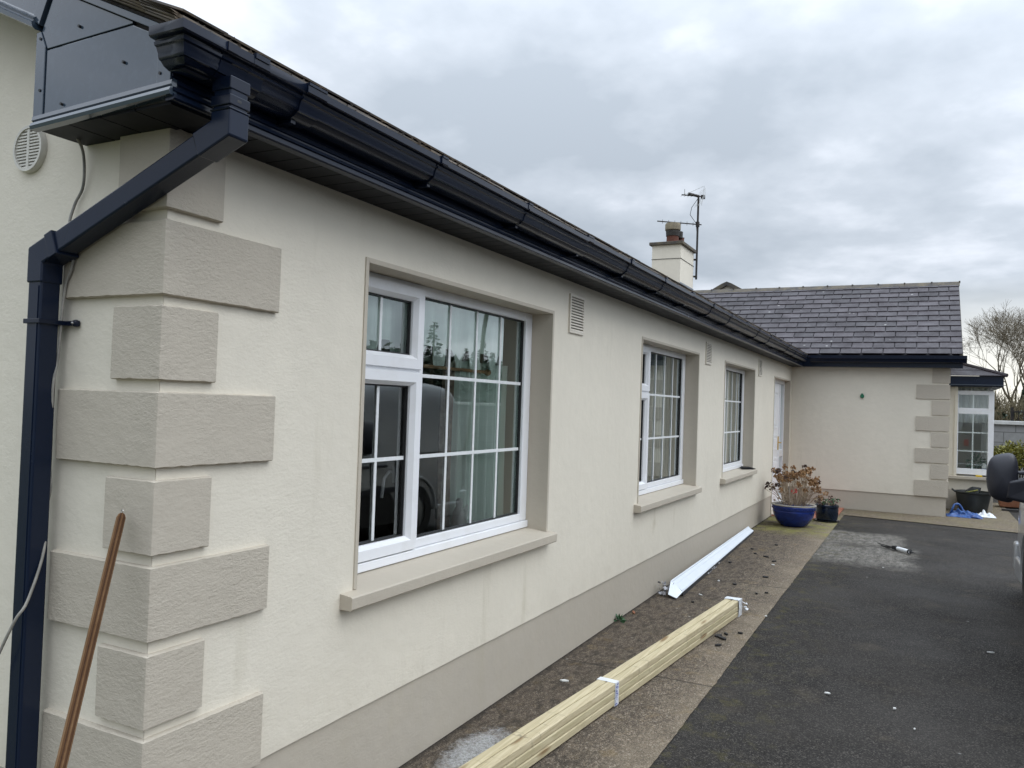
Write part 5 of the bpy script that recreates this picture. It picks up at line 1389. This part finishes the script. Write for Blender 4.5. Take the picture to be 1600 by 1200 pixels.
# ================================================================ THE VAN
van = thing('parked_van', 'silver grey panel van parked opposite the windows with a black door mirror', 'van', (4.6, -3.6, zg(5)))
VY0, VY1 = -4.48, -2.785
def van_body():
    DX = .77
    _o = globals()['obj']
    def obj(name, mb, *a, **k):
        if not getattr(mb, 'done', 0): mb.v = [(v[0]+DX, v[1], v[2]) for v in mb.v]; mb.done = 1
        return _o(name, mb, *a, **k)
    # cross sections along x: (x, roof z, belt z, half-width factor)
    secs = [(2.45, .80, .78, .80), (2.50, .98, .86, .90), (2.75, 1.08, .93, .96), (3.30, 1.20, .96, .99), (3.95, 1.66, .98, 1.0), (4.35, 1.80, .98, 1.0), (5.0, 1.86, .98, 1.0), (5.8, 1.855, .98, 1.0), (6.22, 1.82, .97, .99), (6.33, 1.72, .96, .975), (6.37, 1.4, .95, .96)]
    yc = (VY0+VY1)/2; hw = (VY1-VY0)/2
    rings = []
    for x, zr, zb_, k in secs:
        w = hw*k; zl = .26+.02*(x > 6)
        rt_ = max(.62*w, w*(1-.16*(zr-zb_)/.88)) if zr > 1.25 else w*.86
        half = [(w*.93, zl), (w*.985, zl+.10), (w*1.0, .52), (w*.995, .75), (w*.985, zb_-.02), (rt_+.35*(w-rt_), zb_+.5*(zr-zb_)), (rt_*.985, zr-.10*min(1, (zr-zb_))), (rt_*.90, zr-.03*min(1, (zr-zb_)*2)), (rt_*.5, zr)]
        ring = [(x, yc+a, z+.0) for a, z in half]+[(x, yc-a, z) for a, z in half[::-1]]
        rings.append(ring)
    m = MB(); n = len(rings[0]); vs = [v for r in rings for v in r]
    fs = [(i*n+k, (i+1)*n+k, (i+1)*n+(k+1) % n, i*n+(k+1) % n) for i in range(len(rings)-1) for k in range(n)]
    fs += [tuple(range(n)), tuple(range((len(rings)-1)*n, len(rings)*n))[::-1]]
    m.add(vs, fs)
    b = obj('body', m, 'carpaint', van, smooth=50)
    sub = b.modifiers.new('s', 'SUBSURF'); sub.levels = 2; sub.render_levels = 2
    # side details on the face towards the house
    y = VY1
    d = MB(); d.box(3.35, 4.86, y-.01, y+.010, .60, .66); obj('rubbing_strip', d, 'mirrorshell', van, bevel=.004)
    d = MB()
    for xx in (4.42, 4.86): d.box(xx, xx+.006, y-.03, y+.002, .34, .98)
    d.box(3.55, 4.86, y-.03, y+.0015, .335, .34); d.box(4.88, 6.25, y-.03, y+.003, 1.00, 1.008); obj('door_seams', d, 'black', van)
    g = MB(); g.add([(3.55, y-.025, 1.02), (4.36, y-.030, 1.02), (4.36, y-.13, 1.62), (4.02, y-.115, 1.56)], [(0, 1, 2, 3)]); g.v = [(a, b_+.012, c) for a, b_, c in g.v]; obj('side_window', g, 'carglass', van, solid=.006)
    g = MB(); g.add([(2.98+.35, yc-.6, 1.24), (2.98+.35, yc+.6, 1.24), (3.92, yc+.55, 1.66), (3.92, yc-.55, 1.66)], [(0, 1, 2, 3)]); obj('windscreen', g, 'carglass', van, solid=.006)
    d = MB(); d.box(4.20, 4.36, y-.0, y+.03, .88, .91); obj('handle', d, 'mirrorshell', van, bevel=.008)
    d = MB(); d.box(4.52, 4.68, y-.0, y+.03, .88, .91); obj('handle', d, 'mirrorshell', van, bevel=.008)
    for xx, yy in ((3.12, VY1-.10), (5.30, VY1-.10), (3.12, VY0+.10), (5.30, VY0+.10)):
        w = MB(); R = .315; zc = zg(5)+R
        prof = [(R*.55, -.11), (R*.93, -.11), (R, -.07), (R, .07), (R*.93, .11), (R*.55, .11)]
        nn = 36; vs = [(xx+r*math.cos(2*pi*k/nn), yy+h_, zc+r*math.sin(2*pi*k/nn)) for r, h_ in prof for k in range(nn)]
        w.add(vs, [(i*nn+k, i*nn+(k+1) % nn, (i+1)*nn+(k+1) % nn, (i+1)*nn+k) for i in range(5) for k in range(nn)]); wh = obj('wheel', w, 'tyre', van, smooth=40)
        hc = MB(); s_ = 1 if yy > yc else -1
        for k in range(nn): pass
        vs = [(xx+R*.62*math.cos(2*pi*k/nn), yy+s_*.085, zc+R*.62*math.sin(2*pi*k/nn)) for k in range(nn)]+[(xx, yy+s_*.115, zc)]
        hc.add(vs, [(k, (k+1) % nn, nn) for k in range(nn)]); obj('rim', hc, 'alu', wh)
        ar = MB()
        if yy > yc:
            vs = []
            for k in range(19):
                t = pi*k/18; vs += [(xx+.37*math.cos(t), y-.02, zc+.37*math.sin(t)), (xx+.37*math.cos(t), y+.018, zc+.37*math.sin(t)), (xx+.41*math.cos(t), y+.014, zc+.41*math.sin(t)), (xx+.43*math.cos(t), y-.03, zc+.43*math.sin(t))]
            ar.add(vs, [(i*4+k, i*4+k+1, (i+1)*4+k+1, (i+1)*4+k) for i in range(18) for k in range(3)]); obj('wheel_arch', ar, 'carpaint', van, smooth='all')
            ins = MB(); vs = [(xx+.36*math.cos(pi*k/18), y+.006, zc+.36*math.sin(pi*k/18)) for k in range(19)]+[(xx-.36, y+.006, .27), (xx+.36, y+.006, .27)]
            ins.add(vs, [tuple(range(21))]); ins_o = globals()['obj']('arch_lining', ins, 'black', van)
    d = MB(); d.box(2.40, 2.50, VY0+.12, VY1-.12, .34, .56); obj('bumper', d, 'mirrorshell', van, bevel=.03)
    d = MB(); d.box(6.28, 6.44, VY0+.0, VY1+.004, .24, .50); d.box(5.75, 6.28, VY1-.05, VY1+.004, .20, .38); obj('bumper', d, 'carpaint', van, bevel=.03, seg=3)
    for q0, q1 in ((VY1-.50, VY1-.22), (VY0+.22, VY0+.50)):
        d = MB(); d.box(2.46, 2.56, q0, q1, .66, .79); obj('headlight', d, 'chrome', van, bevel=.03, seg=3)
    d = MB()
    for k in range(4): d.box(2.435, 2.50, VY0+.56, VY1-.56, .60+.045*k, .625+.045*k)
    obj('grille', d, 'mirrorshell', van)
    d = MB(); d.box(2.385, 2.40, yc-.26, yc+.26, .40, .51); obj('number_plate_mount', d, 'mirrorshell', van)
    d = MB(); d.box(6.352, 6.385, VY1-.26, VY1-.16, .92, 1.10); obj('tail_light', d, 'redpetal', van, bevel=.01)
    # door mirror
    c = Vector((4.00, -2.495, 1.225)); m = MB(); nu, nv = 28, 18; vs = []
    for j in range(nv+1):
        ph = pi*j/nv-pi/2
        for i in range(nu):
            th = 2*pi*i/nu
            cx_, sx_ = math.cos(th), math.sin(th)
            # superellipse in y-z, domed towards the front of the van (-x)
            r = math.cos(ph)
            ey = math.copysign(abs(cx_)**.62, cx_)*r*.094; ez = math.copysign(abs(sx_)**.72, sx_)*r*.163
            ex = math.sin(ph)*.065; 
            if ex > 0: ex *= .35
            ez2 = ez+(.02*(ey/.094) if ez < 0 else -.022*(ey/.094)*-1*-1)
            vs.append(c+Vector((ex, ey, ez2)))
    m.add(vs, [(j*nu+i, j*nu+(i+1) % nu, (j+1)*nu+(i+1) % nu, (j+1)*nu+i) for j in range(nv) for i in range(nu)])
    mo = obj('door_mirror', m, 'mirrorshell', van, smooth='all')
    m = MB(); m.hexa([c+Vector(v) for v in ((-.055, -.02, -.140), (-.035, -.32, -.20), (.05, -.32, -.20), (.03, -.02, -.140), (-.075, -.03, -.02), (-.04, -.33, .06), (.05, -.33, .06), (.03, -.03, -.02))]); a1 = obj('arm', m, 'mirrorshell', mo, bevel=.02, seg=4)
    m = MB(); m.hexa([c+Vector(v) for v in ((-.03, -.085, .03), (-.03, -.30, .00), (.04, -.30, .0), (.03, -.085, .03), (-.03, -.09, .045), (-.03, -.30, .09), (.04, -.30, .09), (.03, -.09, .045))]); obj('arm', m, 'mirrorshell', mo, bevel=.008)
    m = MB(); m.add([c+Vector((.026, .075*math.cos(2*pi*k/20), .135*math.sin(2*pi*k/20))) for k in range(20)], [tuple(range(20))]); obj('mirror_glass', m, 'chrome', mo)
van_body()

# ================================================================ BEYOND
bw = thing('block_wall', 'grey concrete block wall with white coping behind the house', 'wall', (19, -9, 0))
m = MB(); m.box(19.0, 19.2, -22, 4, -.05, 1.515); obj('wall', m, 'block', bw)
m = MB()
y = -22
while y < 4: m.box(18.94, 19.26, y+.004, min(y+.896, 4), 1.515, 1.60); y += .9
obj('coping', m, 'coping', bw, bevel=.01)
rl = thing('metal_railing', 'black metal railing standing behind the block wall', 'railing', (20.3, -8, 0))
m = MB()
y = -16
while y < -3.85: m.box(20.3, 20.316, y, y+.016, 1.0, 1.86); y += .10
m.box(20.295, 20.32, -16, -3.85, 1.80, 1.83); m.box(20.295, 20.32, -16, -3.85, 1.10, 1.13); obj('bars', m, 'iron', rl)
for yy in (-3.86, -6.3, -8.7, -11.1, -13.5): 
    m = MB(); m.box(20.28, 20.33, yy-.025, yy+.025, 0, 1.92); obj('post', m, 'iron', rl)

def bush(name, label, c, R, n, size, mat, cat='bush', squash=1.0, stem='bark', seed=1, group=None):
    r_ = random.Random(seed); t = thing(name, label, cat, (c[0], c[1], zg(c[0])), group); m = MB(); s = MB()
    lobes = [(Vector((r_.gauss(0, .4), r_.gauss(0, .4), r_.gauss(0, .35)))*R, r_.uniform(.45, .7)*R) for _ in range(9)]
    for i in range(n):
        lc, lr = lobes[i % 9]; v = Vector((r_.gauss(0, 1), r_.gauss(0, 1), r_.gauss(0, 1))).normalized()
        p = Vector(c)+lc+v*lr*(r_.random()**.35); p.z = c[2]+(p.z-c[2])*squash
        if p.z < .05: p.z = .05+r_.random()*.2
        m.leaf(p, v+Vector((r_.uniform(-1, 1), r_.uniform(-1, 1), r_.uniform(-.6, 1))), size*r_.uniform(.6, 1.2), .6, r_.random())
    for i in range(14):
        lc, lr = lobes[i % 9]; s.tube([(c[0], c[1], zg(c[0])), Vector(c)+lc*.5-Vector((0, 0, R*.3)), Vector(c)+lc+Vector((r_.gauss(0, .2), r_.gauss(0, .2), .2))*R], [.02, .012, .005], 5)
    obj('foliage', m, mat, t); obj('stems', s, stem, t); return t
bush('golden_shrub', 'yellow green variegated shrub in front of the block wall', (17.4, -3.78, .85), .40, 2600, .065, 'hedgeleaf', 'shrub')

def bare_tree(name, label, base, height, seed, spread=.5, mat='bark', levels=6, group=None, lean=(0, 0), r0=.2, twigr=.006):
    R = random.Random(seed); t = thing(name, label, 'tree', base, group); tr_, cr = MB(), MB()
    def grow(p, d, ln, r, lv):
        pts = [p]; n = 3 if lv > 2 else 2; dd = d.copy()
        for i in range(n):
            dd = (dd+Vector((R.gauss(0, .13), R.gauss(0, .13), .05 if lv > 2 else .02))).normalized(); pts.append(pts[-1]+dd*ln/n)
        r1 = max(r*.62, twigr*.7)
        rs = [r+(r1-r)*i/n for i in range(n+1)]
        (tr_ if lv >= levels-1 else cr).tube(pts, rs, 7 if lv >= levels-1 else (5 if lv > 3 else 3), cap=False)
        if lv == 0: return
        k = R.choice((3, 3, 4)) if lv > 1 else 4
        for i in range(k):
            ax = Vector((R.gauss(0, 1), R.gauss(0, 1), R.gauss(0, .5))).normalized(); ang = R.uniform(.25, .75)*(1.15 if i else .45)
            nd_ = (dd*math.cos(ang)+(ax-dd*ax.dot(dd)).normalized()*math.sin(ang)*(1+spread*.3)).normalized(); nd_.z = nd_.z*.85+.16; nd_.normalize()
            st_ = pts[-1] if (i < 2 or lv < 2) else pts[-2]+(pts[-1]-pts[-2])*R.random()
            grow(st_, nd_, ln*R.uniform(.62, .84), r1*R.uniform(.6, .9), lv-1)
    b = Vector(base); grow(b, Vector((lean[0], lean[1], 1)).normalized(), height*.27, r0, levels)
    obj('trunk', tr_, mat, t, smooth='all'); obj('crown', cr, 'twig', t, smooth='all'); return t
bare_tree('bare_tree', 'large bare winter tree rising behind the bay window', (32, -5.15, 0), 7.0, 11, .7, levels=7, r0=.17, twigr=.0055, lean=(0, .05))
bare_tree('bare_tree', 'smaller bare tree leaning into the right edge of the view', (37, -10.2, 0), 7.4, 23, .6, levels=6, r0=.2, twigr=.008)
iv = thing('ivy_trunk', 'dark ivy covered tree trunk behind the railing', 'tree', (29, -5.05, 0))
m = MB(); m.tube([(29, -5.05, 0), (29, -5.0, 1.6), (29.05, -5.02, 3.2)], [.14, .12, .08], 8); obj('trunk', m, 'bark', iv)
m = MB(); R_ = random.Random(4)
for i in range(2600):
    z = R_.uniform(.4, 2.9); a = R_.uniform(0, 2*pi); rr = (.62-.16*z)*R_.random()**.5; m.leaf((29+rr*math.cos(a), -5.12+rr*math.sin(a), z), (R_.gauss(0, 1), R_.gauss(0, 1), R_.gauss(0, .6)), .11, .8)
obj('crown', m, 'ivy', iv)
# thicket of winter shrubs: nobody could count the twigs
m = MB(); R_ = random.Random(9)
for i in range(13000):
    x = R_.uniform(24.5, 30); y = R_.uniform(-10, -1.5); h = (2.15+1.1*abs(noise.noise(Vector((x*.35, y*.45, 0))))+.5*noise.noise(Vector((x, y*1.3, 4))))
    z0 = R_.uniform(.2, 1)*h*.85; d_ = Vector((R_.gauss(0, .45), R_.gauss(0, .45), 1)).normalized(); l_ = R_.uniform(.25, .7)
    m.tube([(x, y, z0), Vector((x, y, z0))+d_*l_*.5, Vector((x, y, z0))+d_*l_+Vector((R_.gauss(0, .08), R_.gauss(0, .08), 0))], [.010, .008, .004], 3, cap=False)
tag(obj('thicket', m, 'thicket'), 'brown winter thicket of shrubs behind the block wall', 'thicket', kind='stuff')
m = MB()
for i in range(5000):
    x = R_.uniform(25, 31); y = R_.uniform(-10, -1.5); z = R_.uniform(.1, 1.0)*(1.8+.8*abs(noise.noise(Vector((x*.4, y*.5, 3)))))
    m.leaf((x, y, z), (R_.gauss(0, 1), R_.gauss(0, 1), R_.gauss(0, 1)), .16, .8)
tag(obj('undergrowth', m, 'ivy'), 'dark undergrowth at the foot of the thicket', 'undergrowth', kind='stuff')

# what stands across the yard and is mirrored in the panes
def conifer(base, h, seed, label):
    t = thing('conifer', label, 'tree', base, 'conifers across the yard mirrored in the nearest window'); R = random.Random(seed); m = MB(); k = MB()
    b = Vector(base); k.tube([b, b+Vector((0, 0, h))], [.14, .02], 8); w = h*.24
    for i in range(int(600)):
        u = R.random()**1.3; z = .12*h+u*h*.88; r = w*(1-u)*(R.random()**.5)*(.75+.25*math.sin(z*9)); a = R.uniform(0, 2*pi)
        m.leaf(b+Vector((r*math.cos(a), r*math.sin(a), z)), (math.cos(a), math.sin(a), R.uniform(-.5, .2)), .32*(1.1-u*.6), .4)
    obj('trunk', k, 'bark', t); obj('crown', m, 'conifer', t)
for i, (x, y, h) in enumerate(((23.5, -13.9, 4.5), (36, -18.2, 4.3), (38, -19.9, 5.2), (39.5, -21.3, 4.6), (41, -22.7, 4.9))): conifer((x, y, 0), h, i, ('lone dark conifer across the yard, mirrored leftmost in the nearest window', 'first of the far row of conifers mirrored in the nearest window', 'tallest of the far row of conifers mirrored in the nearest window', 'short conifer right of the tallest in the mirrored far row', 'last of the far row of conifers mirrored in the nearest window')[i])
ep = thing('utility_pole', 'wooden utility pole across the yard, mirrored in the nearest window', 'pole', (18.4, -9.4, 0))
m = MB(); m.tube([(18.4, -9.4, 0), (18.9, -8.6, 7.5)], [.07, .05], 10); obj('post', m, 'bark', ep, smooth=True); m = MB(); m.box(18.83, 18.91, -9.3, -7.9, 7.0, 7.1); obj('crossarm', m, 'bark', ep)
m = MB()
for i in range(26000):
    x = R_.uniform(-16, 46); top_ = 3.35+.45*noise.noise(Vector((x*.5, 2, 0)))+.3*noise.noise(Vector((x*1.9, 7, 0)))
    y = -15.6-(max(0, x-20)*.12)+R_.gauss(0, .4); z = top_*(R_.random()**.8)
    m.leaf((x, y, z), (R_.gauss(0, 1), R_.gauss(0, 1), R_.gauss(0, 1)), .42, .8)
tag(obj('boundary_hedge', m, 'ivy', loc=(8, -15.6, 0)), 'tall dark green hedge along the far side of the drive, mirrored in the panes', 'hedge')
